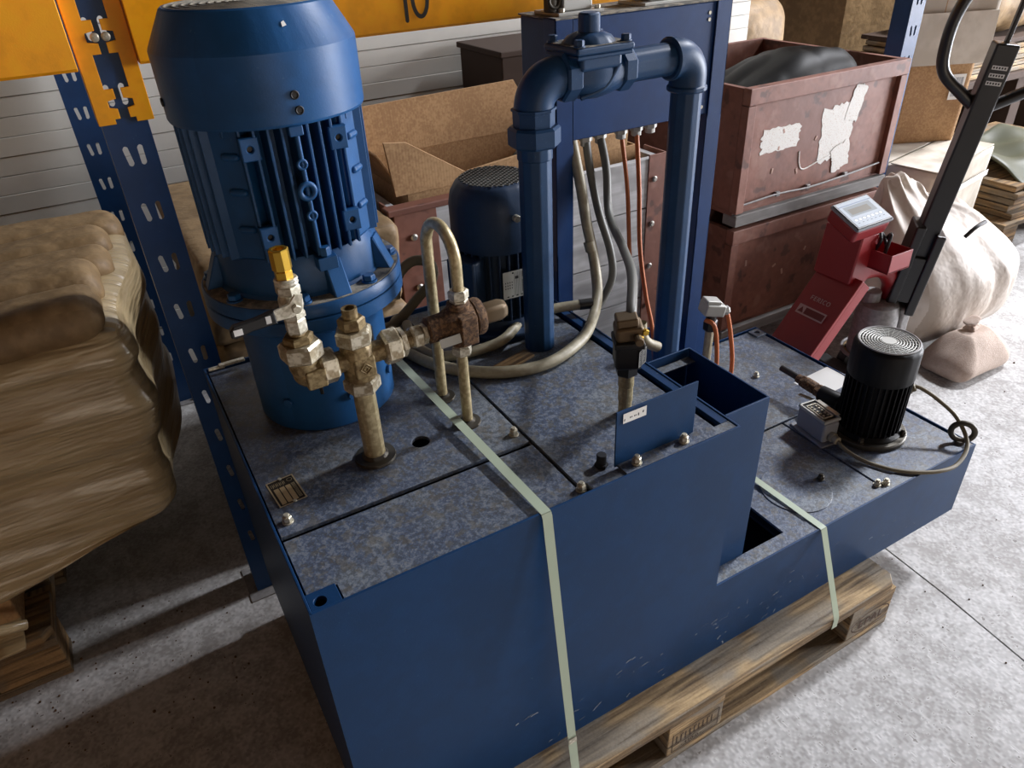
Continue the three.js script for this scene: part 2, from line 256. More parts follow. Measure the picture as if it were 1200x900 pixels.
const midMark = canvasTex(276, 148, (c, w, h) => { c.strokeStyle = c.fillStyle = '#3c2a1c'; c.lineWidth = 5; c.strokeRect(14, 16, w - 34, h - 34); c.beginPath(); c.moveTo(14, 92); c.lineTo(w - 20, 92); c.stroke(); c.lineWidth = 7; for (let i = 0; i < 9; i++) { const x = 34 + i * 23; c.beginPath(); c.moveTo(x, 34); c.lineTo(x, 80); if (i % 3 === 0) c.lineTo(x + 12, 80); if (i % 3 === 1) { c.moveTo(x, 36); c.lineTo(x + 13, 36); } c.stroke(); } c.font = 'bold 30px sans-serif'; c.fillText('- 110-0 -', 60, 124); });
pallet(0.047, 0.08, 'weathered wooden pallet under the blue hydraulic tank', M.palletWood, { 0.5275: midMark, 1.055: epal });
pallet(-1.67, -0.82, 'shade-tinted wooden pallet under the film-wrapped load left of the rack post', [M.palletShadeTint]);

// ================================================================ HYDRAULIC TANK
const HT = 0.7385, HS = 0.3524, Y0 = 0.144, LT = 0.73;    // rims of the high and low tank, tank foot, high lids
const nutGeo = merge([cyl(0.0085, 0.003, 16), at(hex(0.0072, 0.009), 0, 0.003, 0), at(cyl(0.0042, 0.005, 12), 0, 0.011, 0)]);
{
  const t = thing('hydraulic_tank', 'dark blue stepped steel hydraulic tank with grey dusty lids, strapped on the wooden pallet', 'tank', [0.78, Y0, -0.355]);
  const s = 0.004, D = -0.711;
  part('front_panel', prism([[0, Y0], [1.56, Y0], [1.56, HS], [0.736, HS], [0.736, HT], [0, HT]], s), M.tankBlue, t, [0, 0, -s]);
  const scr = (w, h, seed, n) => decal(canvasTex(512, Math.round(512 * h / w), (c, W, H) => { const q = rng(seed); c.strokeStyle = '#aab4bc'; c.lineCap = 'round'; for (let i = 0; i < n; i++) { const x = W * q(), y = H * (0.1 + 0.85 * q()), l = 2 + q() * q() * 22, a = q() < 0.6 ? -0.3 + q() * 0.3 : q() * 3; c.lineWidth = 0.6 + q() * 1.6; c.globalAlpha = 0.35 + 0.5 * q(); c.beginPath(); c.moveTo(x, y); c.quadraticCurveTo(x + l * 0.5 * Math.cos(a) + 2, y + l * 0.5 * Math.sin(a) - 2, x + l * Math.cos(a), y + l * Math.sin(a)); c.stroke(); } }));
  part('paint_scratches', new THREE.PlaneGeometry(0.7, 0.14), scr(0.7, 0.14, 31, 46), t, [0.62, Y0 + 0.075, 0.0003]); part('paint_scratches', new THREE.PlaneGeometry(0.5, 0.12), scr(0.5, 0.12, 37, 20), t, [1.15, Y0 + 0.08, 0.0003]);
  part('left_panel', span(0, s, Y0, HT, D, -s, 0.001), M.tankBlue, t);
  part('back_panel', prism([[0, Y0], [1.56, Y0], [1.56, HS], [0.736, HS], [0.736, HT], [0, HT]], s), M.tankBlue, t, [0, 0, D]);
  part('step_panel', span(0.732, 0.736, Y0, HT, D + s, -s, 0.001), M.tankBlue, t);
  part('right_panel', span(1.556, 1.56, Y0, HS, D + s, -s, 0.001), M.tankBlue, t);
  part('bottom_plate', span(s, 1.556, Y0, Y0 + 0.005, D + s, -s, 0), M.darkInside, t);
  part('front_flange', span(0.44, 0.732, LT - 0.004, HT - 0.002, -0.026, -s, 0.001), M.lid, t);
  part('side_flange', span(0.715, 0.732, LT - 0.004, HT - 0.002, D + s, -0.027, 0.001), M.tankBlue, t);
  const hole = circle(0.271, 0.267, 0.0155), lid = (pts, h = []) => boxUV(at(prism(pts.map(([x, z]) => [x, -z]), 0.006, h, 0.0006), 0, LT - 0.006, 0, -Math.PI / 2, 0, 0), rand(), rand());
  part('rear_lid', lid([[0.007, -0.168], [0.424, -0.168], [0.424, -0.703], [0.007, -0.703]], [hole]), M.lid, t);
  part('front_lid', lid([[0.007, -0.157], [0.424, -0.157], [0.424, -0.0045], [0.048, -0.0045], [0.048, -0.04], [0.007, -0.04]]), M.lid, t);
  part('right_lid', lid([[0.431, -0.029], [0.428, -0.703], [0.706, -0.703], [0.706, -0.029]]), M.lid, t);
  part('inner_tray', span(0.005, 0.73, LT - 0.03, LT - 0.024, -0.705, -0.005, 0), M.darkInside, t);
  part('corner_plate', prism([[0.004, 0.004], [0.045, 0.004], [0.045, 0.038], [0.004, 0.038]], 0.006, [circle(0.019, 0.018, 0.0085)], 0.0006), M.tankBlue, t, [0, HT - 0.008, 0], [-Math.PI / 2, 0, 0]);
  part('seal_strip', span(0.424, 0.4305, LT - 0.012, LT - 0.004, -0.703, -0.03, 0), M.black, t);
  // duct on the step: open rectangular shaft
  const du = part('cable_duct', span(0.736, 0.84, HS - 0.05, HT, -0.04, -0.036, 0.001), M.tankBlue, t);
  part('duct_wall', span(0.836, 0.84, HS - 0.05, HT, -0.243, -0.0405, 0.001), M.tankBlue, du); part('duct_wall', span(0.736, 0.84, HS - 0.05, HT, -0.247, -0.2435, 0.001), M.tankBlue, du);
  part('duct_ledge', span(0.737, 0.836, HT - 0.022, HT - 0.019, -0.243, -0.222, 0.0005), M.lid, du);
  // low tank deck
  const lo = (x0, x1, z0, z1) => boxUV(at(prism([[x0, -z1], [x1, -z1], [x1, -z0], [x0, -z0]], 0.005, [], 0.0006), 0, HS - 0.008, 0, -Math.PI / 2, 0, 0), rand(), rand());
  part('deck_lid', lo(0.957, 1.246, -0.31, -0.02), M.lid, t); part('deck_lid', lo(1.252, 1.548, -0.31, -0.012), M.lid, t);
  part('deck_lid', lo(0.85, 1.548, -0.7, -0.316), M.lid, t); part('deck_lid', lo(0.742, 0.846, -0.7, -0.26), M.lid, t);
  part('deck_front_flange', span(0.737, 1.556, HS - 0.006, HS - 0.001, -0.036, -s, 0.0005), M.lid, t);
  part('deck_tray', span(0.957, 1.555, HS - 0.03, HS - 0.024, D + s, -0.037, 0), M.darkInside, t);
  part('rear_corner_lug', prism([[1.515, 0.66], [1.553, 0.66], [1.553, 0.698], [1.515, 0.698]], 0.005, [circle(1.535, 0.68, 0.008)], 0.0006), M.lid, t, [0, HS - 0.003, 0], [-Math.PI / 2, 0, 0]);
  const disc = part('inspection_cover', cyl(0.078, 0.003, 48, 0.0008), M.lid, t, [1.083, HS - 0.003, -0.118]); part('cover_bolt', nutGeo, M.darkSteel, disc, [1.153, HS, -0.11]);
  const bolts = [[0.025, LT, -0.195], [0.412, LT, -0.197], [0.428, LT, -0.02], [1.243, HS - 0.001, -0.03], [1.262, HS - 0.001, -0.022], [1.354, HS - 0.002, -0.505], [0.74, LT, -0.69]];
  for (const b of bolts) part('lid_bolt', nutGeo, M.zincPale, t, b, [0, b[0] * 9, 0]);
  // upright guard plate with its foot flange
  const gp = part('guard_plate', span(0.498, 0.657, HT - 0.002, 0.84, -0.0325, -0.0295, 0.0006), M.tankBlue, t);
  part('foot_flange', span(0.502, 0.69, HT - 0.002, HT + 0.002, -0.0295, -0.004, 0.0005), M.lid, gp);
  for (const b of [[0.53, HT + 0.002, -0.016], [0.627, HT + 0.002, -0.018]]) part('flange_bolt', nutGeo, M.zincPale, gp, b);
  part('label_plate', at(new THREE.PlaneGeometry(0.044, 0.018), 0, 0, 0), decal(canvasTex(264, 108, (c, w, h) => { c.fillStyle = '#e9e8e2'; c.fillRect(0, 0, w, h); c.fillStyle = '#222'; c.beginPath(); c.ellipse(16, 70, 6, 14, 0.2, 0, 7); c.ellipse(226, 50, 8, 14, 0.2, 0, 7); c.fill(); for (const [x, hh] of [[74, 18], [92, 12], [122, 16], [140, 12], [166, 30]]) c.fillRect(x, 62 - hh / 2, 13, hh); }), { transparent: false }), gp, [0.531, 0.826, -0.0288]);
  // name plate riveted on the rear lid
  const np = part('name_plate', at(new THREE.PlaneGeometry(0.044, 0.068), 0, 0, 0, -Math.PI / 2, 0, 0), std({ metalness: 0.5, roughness: 0.45, map: canvasTex(264, 408, (c, w, h) => { c.fillStyle = '#b8a684'; c.fillRect(0, 0, w, h); c.fillStyle = '#2a241c'; c.fillRect(14, 14, w - 28, h - 28); c.fillStyle = '#b8a078'; for (let i = 0; i < 3; i++) c.fillRect(34 + i * 56, 130, 46, 250); c.strokeStyle = '#a89878'; c.lineWidth = 5; for (let i = 0; i < 9; i++) { c.beginPath(); c.moveTo(30 + i * 16, 46); c.lineTo(30 + i * 16, 100); if (i % 2) c.lineTo(40 + i * 16, 60); c.stroke(); } c.beginPath(); c.arc(212, 62, 24, 0, 7); c.stroke(); for (let i = 0; i < 12; i++) c.strokeRect(206, 130 + i * 20, 28, 8); }) }), t, [0.042, LT + 0.0016, -0.266], [0, 0.08, 0]);
  for (const [x, z] of [[0.04, -0.298], [0.047, -0.234]]) part('rivet', cyl(0.003, 0.002, 12), M.zincPale, np, [x, LT + 0.0016, z]);
  // lifting eye, pin and small knob
  part('lifting_eye', merge([at(new THREE.TorusGeometry(0.0245, 0.0068, 14, 36), 0, 0.034, 0), at(cyl(0.012, 0.01), 0, 0, 0)]), M.darkSteel, t, [1.533, HS - 0.002, -0.026], [0, -0.95, 0]);
  part('corner_pin', merge([at(cyl(0.004, 0.03, 12), 0, 0, 0, 0, 0, -Math.PI / 2), at(B(0.05, 0.006, 0.01), 0.045, 0.003, 0)]), M.zincPale, t, [0.008, HT + 0.006, -0.69]);
  part('breather_knob', merge([cyl(0.008, 0.024, 18), at(hex(0.011, 0.007), 0, 0, 0)]), M.darkInside, t, [0.487, LT, -0.05]);
  part('front_fascia_rim', span(0.002, 0.732, HT - 0.003, HT + 0.0006, -0.0042, -0.0002, 0.0005), M.tankBlue, t);
}

// ================================================================ LARGE BLUE MOTOR with bell housing
{
  const ax = 0.188, az = -0.5, t = thing('electric_motor', 'large bright blue vertical electric motor with wide flange on a bell housing', 'motor', [ax, LT, az]);
  const P = (n, g, m, par = t, pos = [0, 0, 0], rot = [0, 0, 0], lb) => part(n, g, m, par, [ax + pos[0], pos[1], az + pos[2]], rot, lb);
  const rad = (a, r) => [Math.sin(a) * r, Math.cos(a) * r];
  const bell = P('bell_housing', lathe([[0, LT], [0.118, LT], [0.121, LT + 0.004], [0.121, 0.895], [0.128, 0.92], [0.155, 0.937], [0.163, 0.942], [0.163, 0.9625], [0.1615, 0.964], [0.1, 0.964]], 64), M.motorBlue);
  for (const [a, y] of [[0.62, 0.87], [-0.3, 0.83]]) { const [x, z] = rad(a, 0.1205); P('vent_slot', B(0.006, 0.05, 0.004), M.black, bell, [x, y, z], [0, a, 0]); }
  for (const a of [0.1, 0.9, -0.8]) { const [x, z] = rad(a, 0.121); P('grub_screw', cyl(0.008, 0.006, 14), M.motorBlue, bell, [x, 0.79, z], [Math.PI / 2, 0, -a]); }
  const fl = P('motor_flange', lathe([[0.1, 0.966], [0.1615, 0.966], [0.163, 0.968], [0.163, 0.984], [0.161, 0.987], [0.134, 0.989], [0.13, 0.994], [0.129, 1.04], [0.124, 1.052], [0.1, 1.054]], 64), M.motorBlue);
  P('flange_dust', lathe([[0.1345, 0.9885], [0.1345, 0.9893], [0.159, 0.9882], [0.159, 0.987]], 64), M.dustTop, fl);
  for (let k = 0; k < 8; k++) { const a = 0.52 + k * Math.PI / 4, [x, z] = rad(a, 0.146); P('flange_bolt', merge([cyl(0.0125, 0.003, 18), at(hex(0.0105, 0.009), 0, 0.003, 0)]), M.motorBlue, fl, [x, 0.988, z]); }
  for (const a of [0.14, 0.98, -1.6, 1.8, 2.7, -2.5]) { const g = prism([[0, 0], [0.03, 0], [0.006, 0.055], [0, 0.055]], 0.024, [], 0.002); const [x, z] = rad(a, 0.126); P('gusset', at(g, 0, 0, -0.012, 0, 0, 0), M.motorBlue, fl, [x, 0.986, z], [0, a - Math.PI / 2, 0]); }
  const body = P('stator_body', lathe([[0, 1.04], [0.093, 1.04], [0.094, 1.05], [0.094, 1.26], [0, 1.26]], 56), M.motorBlue);
  const R = 0.1365;
  for (let q = 0; q < 4; q++) for (let i = -4; i <= 4; i++) {
    const s = i * 0.0178, d0 = 0.062, d1 = Math.sqrt(R * R - s * s), g = B(0.0042, 0.196, d1 - d0, 0.0012), a = q * Math.PI / 2, v = new THREE.Vector3(s, 1.15, (d0 + d1) / 2).applyAxisAngle(new THREE.Vector3(0, 1, 0), a);
    P('cooling_fin', g, M.motorBlue, body, [v.x, v.y, v.z], [0, a, 0]);
  }
  for (let q = 0; q < 4; q++) {
    const a = q * Math.PI / 2 + Math.PI / 4, [x, z] = rad(a, 0.113), pad = P('mounting_pad', B(0.056, 0.2, 0.036, 0.004), M.motorBlue, t, [x * 0.95, 1.152, z * 0.95], [0, a, 0]);
    for (const y of [1.205, 1.155, 1.1]) { const w = rad(a, 0.126), g = at(new THREE.CapsuleGeometry(0.0055, 0.018, 4, 10), 0, 0, 0, 0, 0, Math.PI / 2); P('boss', boxUV(g), M.motorBlue, pad, [w[0] + 0.006 * Math.cos(a), y, w[1] - 0.006 * Math.sin(a)], [0, a, 0]); }
    for (let k = -1; k <= 1; k++) { const w = rad(a + k * 0.17, 0.121); P('pad_rib', B(0.005, 0.018, 0.012, 0.002), M.motorBlue, pad, [w[0], 1.238, w[1]], [0, a, 0]); }
  }
  const lug = prism([[-0.013, -0.016], [0.013, -0.016], [0.013, 0.016], [-0.013, 0.016]], 0.012, [circle(0, 0, 0.0045, 14)], 0.0015);
  for (const [s, y] of [[-0.062, 1.218], [0.062, 1.214], [-0.062, 1.092], [0.062, 1.092]]) { const l = P('lug', lug, M.motorBlue, t, [s, y, Math.sqrt(R * R - s * s) - 0.009]); P('tapped_hole', cyl(0.0046, 0.004, 12), M.black, l, [s, y, Math.sqrt(R * R - s * s) - 0.007], [Math.PI / 2, 0, 0]); }
  // vertical fixing rib with eyelets in the middle of the front fins
  const ring = (y, r) => at(new THREE.TorusGeometry(r, r * 0.42, 8, 18), 0, y, 0.139);
  P('fixing_rib', boxUV(merge([at(new THREE.CylinderGeometry(0.0036, 0.0036, 0.19, 10), 0.001, 1.15, 0.137), ring(1.19, 0.006), ring(1.152, 0.0105), ring(1.116, 0.006), at(new RoundedBoxGeometry(0.02, 0.014, 0.014, 1, 0.002), 0, 1.236, 0.136)])), M.motorBlue, body);
  P('fixing_foot', merge([at(B(0.03, 0.02, 0.028), 0.008, 1.043, 0.136), at(hex(0.009, 0.014), 0.008, 1.053, 0.14)]), M.motorBlue, body);
  const cowl = P('fan_cowl', lathe([[0.138, 1.243], [0.1405, 1.2425], [0.142, 1.246], [0.1425, 1.3345], [0.1413, 1.3378], [0.115, 1.384], [0.112, 1.3862], [0.1085, 1.386], [0.1085, 1.383], [0.112, 1.381], [0.137, 1.337], [0.138, 1.33], [0.138, 1.243]], 72, 0.18), M.motorBlue);
  const rings = []; for (let r = 0.016; r < 0.108; r += 0.0115) rings.push(at(new THREE.TorusGeometry(r, 0.0026, 6, 48), 0, 1.3845, 0, Math.PI / 2, 0, 0)); for (let k = 0; k < 8; k++) rings.push(at(new THREE.BoxGeometry(0.005, 0.003, 0.096), 0, 1.384, 0.06).applyMatrix4(new THREE.Matrix4().makeRotationY(k * Math.PI / 4)));
  rings.push(at(new THREE.CylinderGeometry(0.014, 0.014, 0.003, 24), 0, 1.3845, 0)); P('fan_grille', boxUV(merge(rings)), M.dustTop, cowl);
  P('fan', cyl(0.1, 0.006, 40), M.black, cowl, [0, 1.362, 0]); P('paint_chip', prism([[0, 0], [0.006, 0.002], [0.004, 0.008], [0, 0.006]], 0.0005), M.white, cowl, [0.012, 1.362, 0.1277], [-0.51, 0.1, 0]);
  for (const [a, y] of [[0.05, 1.282], [0.07, 1.262], [-1.52, 1.272], [2.1, 1.272]]) { const [x, z] = rad(a, 0.1395); P('cowl_screw', merge([cyl(0.005, 0.004, 14), at(new THREE.TorusGeometry(0.005, 0.0012, 6, 16), 0, 0.004, 0, Math.PI / 2, 0, 0)]), M.black, cowl, [x, y, z], [Math.PI / 2, 0, -a]); }
}

// ================================================================ VALVE AND PIPE GROUP on the lid
{
  const z0 = -0.27, px = 0.192, t = thing('valve_assembly', 'tarnished brass valve assembly with lever and bent pipe in front of the big motor', 'valve', [0.192, LT, z0]);
  const P = (n, g, m, par = t, pos = [0, 0, 0], rot = [0, 0, 0], lb) => part(n, g, m, par, pos, rot, lb);
  const HX = [0, 0, -Math.PI / 2];
  P('pipe_flange', lathe([[0.017, 0], [0.033, 0], [0.034, 0.002], [0.033, 0.006], [0.022, 0.007], [0.018, 0.012]], 36), M.darkSteel, t, [px, LT, z0]);
  P('riser_pipe', cyl(0.0172, 0.142, 30, 0.001), M.pipeGold, t, [px, LT, z0]);
  P('union_nut', hex(0.0285, 0.023), M.zinc, t, [px, 0.864, z0], [0, 0.25, 0]);
  const tee = P('tee_body', merge([at(lathe([[0, 0.884], [0.02, 0.884], [0.0245, 0.889], [0.0245, 0.94], [0.021, 0.946], [0, 0.946]], 32), 0, 0, 0), at(cyl(0.0165, 0.085, 24), -0.043, 0.922, 0, ...HX), at(B(0.034, 0.034, 0.02, 0.004), 0.003, 0.912, 0.0145)]), M.zincDull, t, [px, 0, z0]);
  P('cast_mark', at(merge([at(new THREE.TorusGeometry(0.009, 0.0016, 6, 4), 0, 0, 0), at(new THREE.TorusGeometry(0.004, 0.0014, 6, 4), 0, 0, 0)]), 0, 0, 0), M.zincDull, tee, [px + 0.003, 0.912, z0 + 0.025]);
  P('union_nut', hex(0.0285, 0.025), M.zinc, t, [px, 0.946, z0], [0, 0.6, 0]);
  const cap = P('top_adaptor', hex(0.0205, 0.018), M.zincDull, t, [px, 0.971, z0], [0, 0.2, 0]); P('open_tube', lathe([[0.0085, 0], [0.0115, 0], [0.0115, 0.017], [0.0085, 0.017], [0.0085, 0]], 24), M.zincDull, cap, [px, 0.987, z0]);
  // left branch
  P('union_nut', hex(0.0275, 0.026), M.zinc, t, [0.132, 0.922, z0], [0.3, 0, -Math.PI / 2]);
  const elbow = P('elbow', merge([boxUV(at(tube([[0.14, 0.922, 0], [0.124, 0.921, 0], [0.113, 0.932, 0], [0.113, 0.952, 0]], 0.0215, 24, 18), 0, 0, 0)), at(new THREE.SphereGeometry(0.0225, 20, 14), 0.116, 0.922, 0), at(B(0.03, 0.03, 0.014, 0.003), 0.122, 0.918, 0.018)].map((g) => boxUV(g))), M.zincDull, t, [0, 0, z0]);
  P('union_nut', hex(0.0315, 0.028), M.zinc, t, [0.113, 0.946, z0], [0, 0.15, 0]);
  P('reducer', merge([hex(0.022, 0.012), at(cyl(0.012, 0.01), 0, 0.012, 0)]), M.zincDull, t, [0.113, 0.973, z0], [0, 0.5, 0]);
  const bv = P('ball_valve', merge([at(hex(0.0155, 0.024), 0, 0.989, 0), at(hex(0.017, 0.01), 0, 1.013, 0), at(lathe([[0, 1.02], [0.0135, 1.02], [0.0165, 1.03], [0.0165, 1.042], [0.0135, 1.05], [0, 1.05]], 24), 0, 0, 0), at(hex(0.0175, 0.014), 0, 1.049, 0), at(lathe([[0, 1.063], [0.0155, 1.063], [0.0165, 1.0655], [0.0155, 1.068], [0.0165, 1.0705], [0.015, 1.073], [0, 1.073]], 24), 0, 0, 0), at(cyl(0.007, 0.014), 0, 1.036, 0.012, Math.PI / 2, 0, 0)]), M.zincPale, t, [0.114, 0, z0]);
  P('lever', merge([boxUV(prism([[0.012, 1.055], [0.008, 1.033], [-0.006, 1.026], [-0.035, 1.026], [-0.035, 1.04], [-0.008, 1.046], [0.002, 1.057]], 0.003, [], 0.0005)), at(hex(0.0065, 0.007), 0, 1.038, 0.003, Math.PI / 2, 0, 0)]), M.zincPale, bv, [0.114, 0, z0 + 0.024]);
  const grip = P('lever_grip', boxUV(prism([[-0.03, 1.043], [-0.028, 1.024], [-0.062, 1.022], [-0.084, 1.017], [-0.09, 1.02], [-0.09, 1.03], [-0.084, 1.036], [-0.055, 1.038]], 0.007, [], 0.0018)), M.black, bv, [0.114, 0, z0 + 0.0215]);
  P('grip_print', at(new THREE.PlaneGeometry(0.0115, 0.009), 0, 0, 0), std({ color: 0xd8d8d4, roughness: 0.6 }), bv, [0.114 - 0.08, 1.0265, z0 + 0.0308]);
  P('grip_print', at(new THREE.PlaneGeometry(0.007, 0.011), 0, 0, 0), std({ color: 0xc8c8c4, roughness: 0.6 }), bv, [0.114 - 0.039, 1.033, z0 + 0.0308]);
  P('brass_fitting', merge([at(hex(0.0125, 0.014), 0, 1.071, 0), at(lathe([[0, 1.083], [0.0105, 1.083], [0.0135, 1.086], [0.0135, 1.113], [0.0125, 1.1145], [0.0085, 1.1145], [0.0085, 1.104], [0, 1.104]], 8, 0.3), 0, 0, 0)]), M.brass, t, [0.113, 0, z0]);
  // right branch and relief valve
  P('union_nut', hex(0.0285, 0.027), M.zinc, t, [0.232, 0.923, z0], [0.35, 0, -Math.PI / 2]);
  P('adaptor', hex(0.0235, 0.01), M.zinc, t, [0.259, 0.924, z0], [0.1, 0, -Math.PI / 2]);
  P('connecting_tube', cyl(0.0135, 0.03), M.zincDull, t, [0.266, 0.925, z0], HX);
  P('tube_nut', hex(0.019, 0.018), M.zinc, t, [0.279, 0.926, z0], [0.5, 0, -Math.PI / 2]);
  P('adaptor', hex(0.0165, 0.009), M.zinc, t, [0.297, 0.927, z0], HX);
  const rv = P('relief_valve', merge([at(lathe([[0, 0], [0.018, 0], [0.021, 0.003], [0.022, 0.03], [0.029, 0.046], [0.03, 0.076], [0.027, 0.082], [0, 0.082]], 30), 0.305, 0.93, 0, ...HX), at(cyl(0.0185, 0.075, 28), 0.364, 0.89, 0), at(B(0.03, 0.05, 0.02, 0.003), 0.366, 0.925, 0.024), at(lathe([[0, 0], [0.03, 0], [0.0305, 0.004], [0.0305, 0.012], [0.029, 0.015], [0, 0.015]], 24), 0.386, 0.93, 0, ...HX)]), M.rust, t, [0, 0, z0]);
  P('adjuster_cap', lathe([[0, 0], [0.0165, 0], [0.0175, 0.004], [0.0175, 0.036], [0.014, 0.045], [0.006, 0.049], [0, 0.05]], 26, 1), M.darkBronze, rv, [0.4, 0.93, z0], HX);
  P('rating_plate', at(B(0.034, 0.016, 0.0015, 0.0004), 0, 0, 0, -0.1, -0.15, 0.1), M.alu, rv, [0.334, 0.916, z0 + 0.0275]);
  P('pipe_nut', merge([hex(0.0165, 0.016), at(hex(0.015, 0.009), 0, -0.009, 0)]), M.zincPale, t, [0.366, 0.969, z0], [0, 0.2, 0]);
  P('pipe_nut', merge([hex(0.0165, 0.016), at(hex(0.014, 0.008), 0, 0.016, 0)]), M.zincPale, t, [0.364, 0.87, z0], [0, 0.4, 0]);
  const pf = lathe([[0.009, 0], [0.0225, 0], [0.0235, 0.002], [0.0225, 0.005], [0.014, 0.006], [0.0098, 0.01]], 30);
  P('pipe_flange', pf, M.darkSteel, t, [0.363, LT, z0 - 0.002]); P('pipe_flange', pf, M.darkSteel, t, [0.36, LT, -0.367]);
  P('drop_pipe', cyl(0.0092, 0.142, 22, 0.0005), M.pipeGold, t, [0.363, LT, z0 - 0.001]);
  const arch = [[0.36, LT, -0.367], [0.361, 0.9, -0.367], [0.362, 1.025, -0.367]]; for (let k = 1; k < 10; k++) { const a = Math.PI * k / 10; arch.push([0.362 + 0.004 * k / 10, 1.028 + 0.048 * Math.sin(a), -0.3185 - 0.0485 * Math.cos(a)]); } arch.push([0.366, 1.025, z0], [0.366, 0.98, z0]);
  P('bent_pipe', tube(arch, 0.0096, 90, 16), M.pipeGold, t);
}

// ================================================================ SMALL BLUE MOTOR behind
{
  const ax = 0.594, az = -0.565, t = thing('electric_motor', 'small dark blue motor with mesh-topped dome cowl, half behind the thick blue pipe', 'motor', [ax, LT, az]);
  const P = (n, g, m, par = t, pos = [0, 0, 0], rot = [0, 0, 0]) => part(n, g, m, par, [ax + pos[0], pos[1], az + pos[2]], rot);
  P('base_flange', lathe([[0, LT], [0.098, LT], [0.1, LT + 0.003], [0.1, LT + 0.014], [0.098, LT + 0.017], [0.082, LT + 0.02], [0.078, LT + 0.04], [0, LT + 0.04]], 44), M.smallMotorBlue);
  const body = P('stator_body', cyl(0.07, 0.17, 40), M.smallMotorBlue, t, [0, 0.765, 0]);
  for (let k = 0; k < 28; k++) { const a = k / 28 * Math.PI * 2; P('cooling_fin', B(0.0035, 0.145, 0.018, 0.001), M.smallMotorBlue, body, [Math.sin(a) * 0.076, 0.845, Math.cos(a) * 0.076], [0, a, 0]); }
  const tb = P('terminal_box', B(0.06, 0.1, 0.035, 0.006), M.smallMotorBlue, t, [-0.086, 0.86, 0.035], [0, -1.1, 0]); P('box_lid', B(0.064, 0.104, 0.01, 0.004), M.smallMotorBlue, tb, [-0.104, 0.86, 0.044], [0, -1.1, 0]);
  const cowl = P('fan_cowl', lathe([[0.086, 0.918], [0.0895, 0.918], [0.0905, 0.921], [0.0905, 1.0], [0.086, 1.022], [0.076, 1.038], [0.066, 1.0455], [0.063, 1.046], [0.063, 1.042], [0.08, 1.025], [0.086, 1.0], [0.086, 0.918]], 56, 0.9), M.smallMotorBlue);
  const mesh = []; for (let i = -7; i <= 7; i++) { const s = i * 0.0088, l = 2 * Math.sqrt(0.066 ** 2 - s * s); for (const r of [0.6, -0.9]) mesh.push(at(new THREE.BoxGeometry(l, 0.002, 0.0022), 0, 0, s).applyMatrix4(new THREE.Matrix4().makeRotationY(r))); }
  P('mesh_grille', boxUV(merge(mesh)), M.conduitGrey, cowl, [0, 1.046, 0]); P('fan', cyl(0.06, 0.005, 32), M.black, cowl, [0, 1.022, 0]);
  P('grease_nipple', cyl(0.007, 0.012, 14), M.zincPale, cowl, [-0.005, 0.99, 0.088], [Math.PI / 2, 0, 0]);
  P('rating_plate', at(new THREE.PlaneGeometry(0.05, 0.058), 0, 0, 0), decal(canvasTex(250, 290, (c, w, h) => { c.fillStyle = '#a4a49c'; c.fillRect(0, 0, w, h); c.fillStyle = '#23221f'; for (let y = 0; y < 3; y++) for (let x = 0; x < 4; x++) c.fillRect(22 + x * 24, 110 + y * 30, 10, 14); for (let i = 0; i < 8; i++) c.fillRect(120 + i * 14, 20, 3, 250); c.fillRect(210, 20, 22, 60); c.fillRect(130, 60, 40, 30); c.fillRect(210, 110, 20, 130); for (let i = 0; i < 4; i++) c.fillRect(40 + i * 50, 262, 22, 14); c.beginPath(); c.arc(110, 22, 10, 0, 7); c.fill(); }), { transparent: false, roughness: 0.5 }), t, [-0.012, 0.855, 0.0875], [0, -0.06, 0]);
}

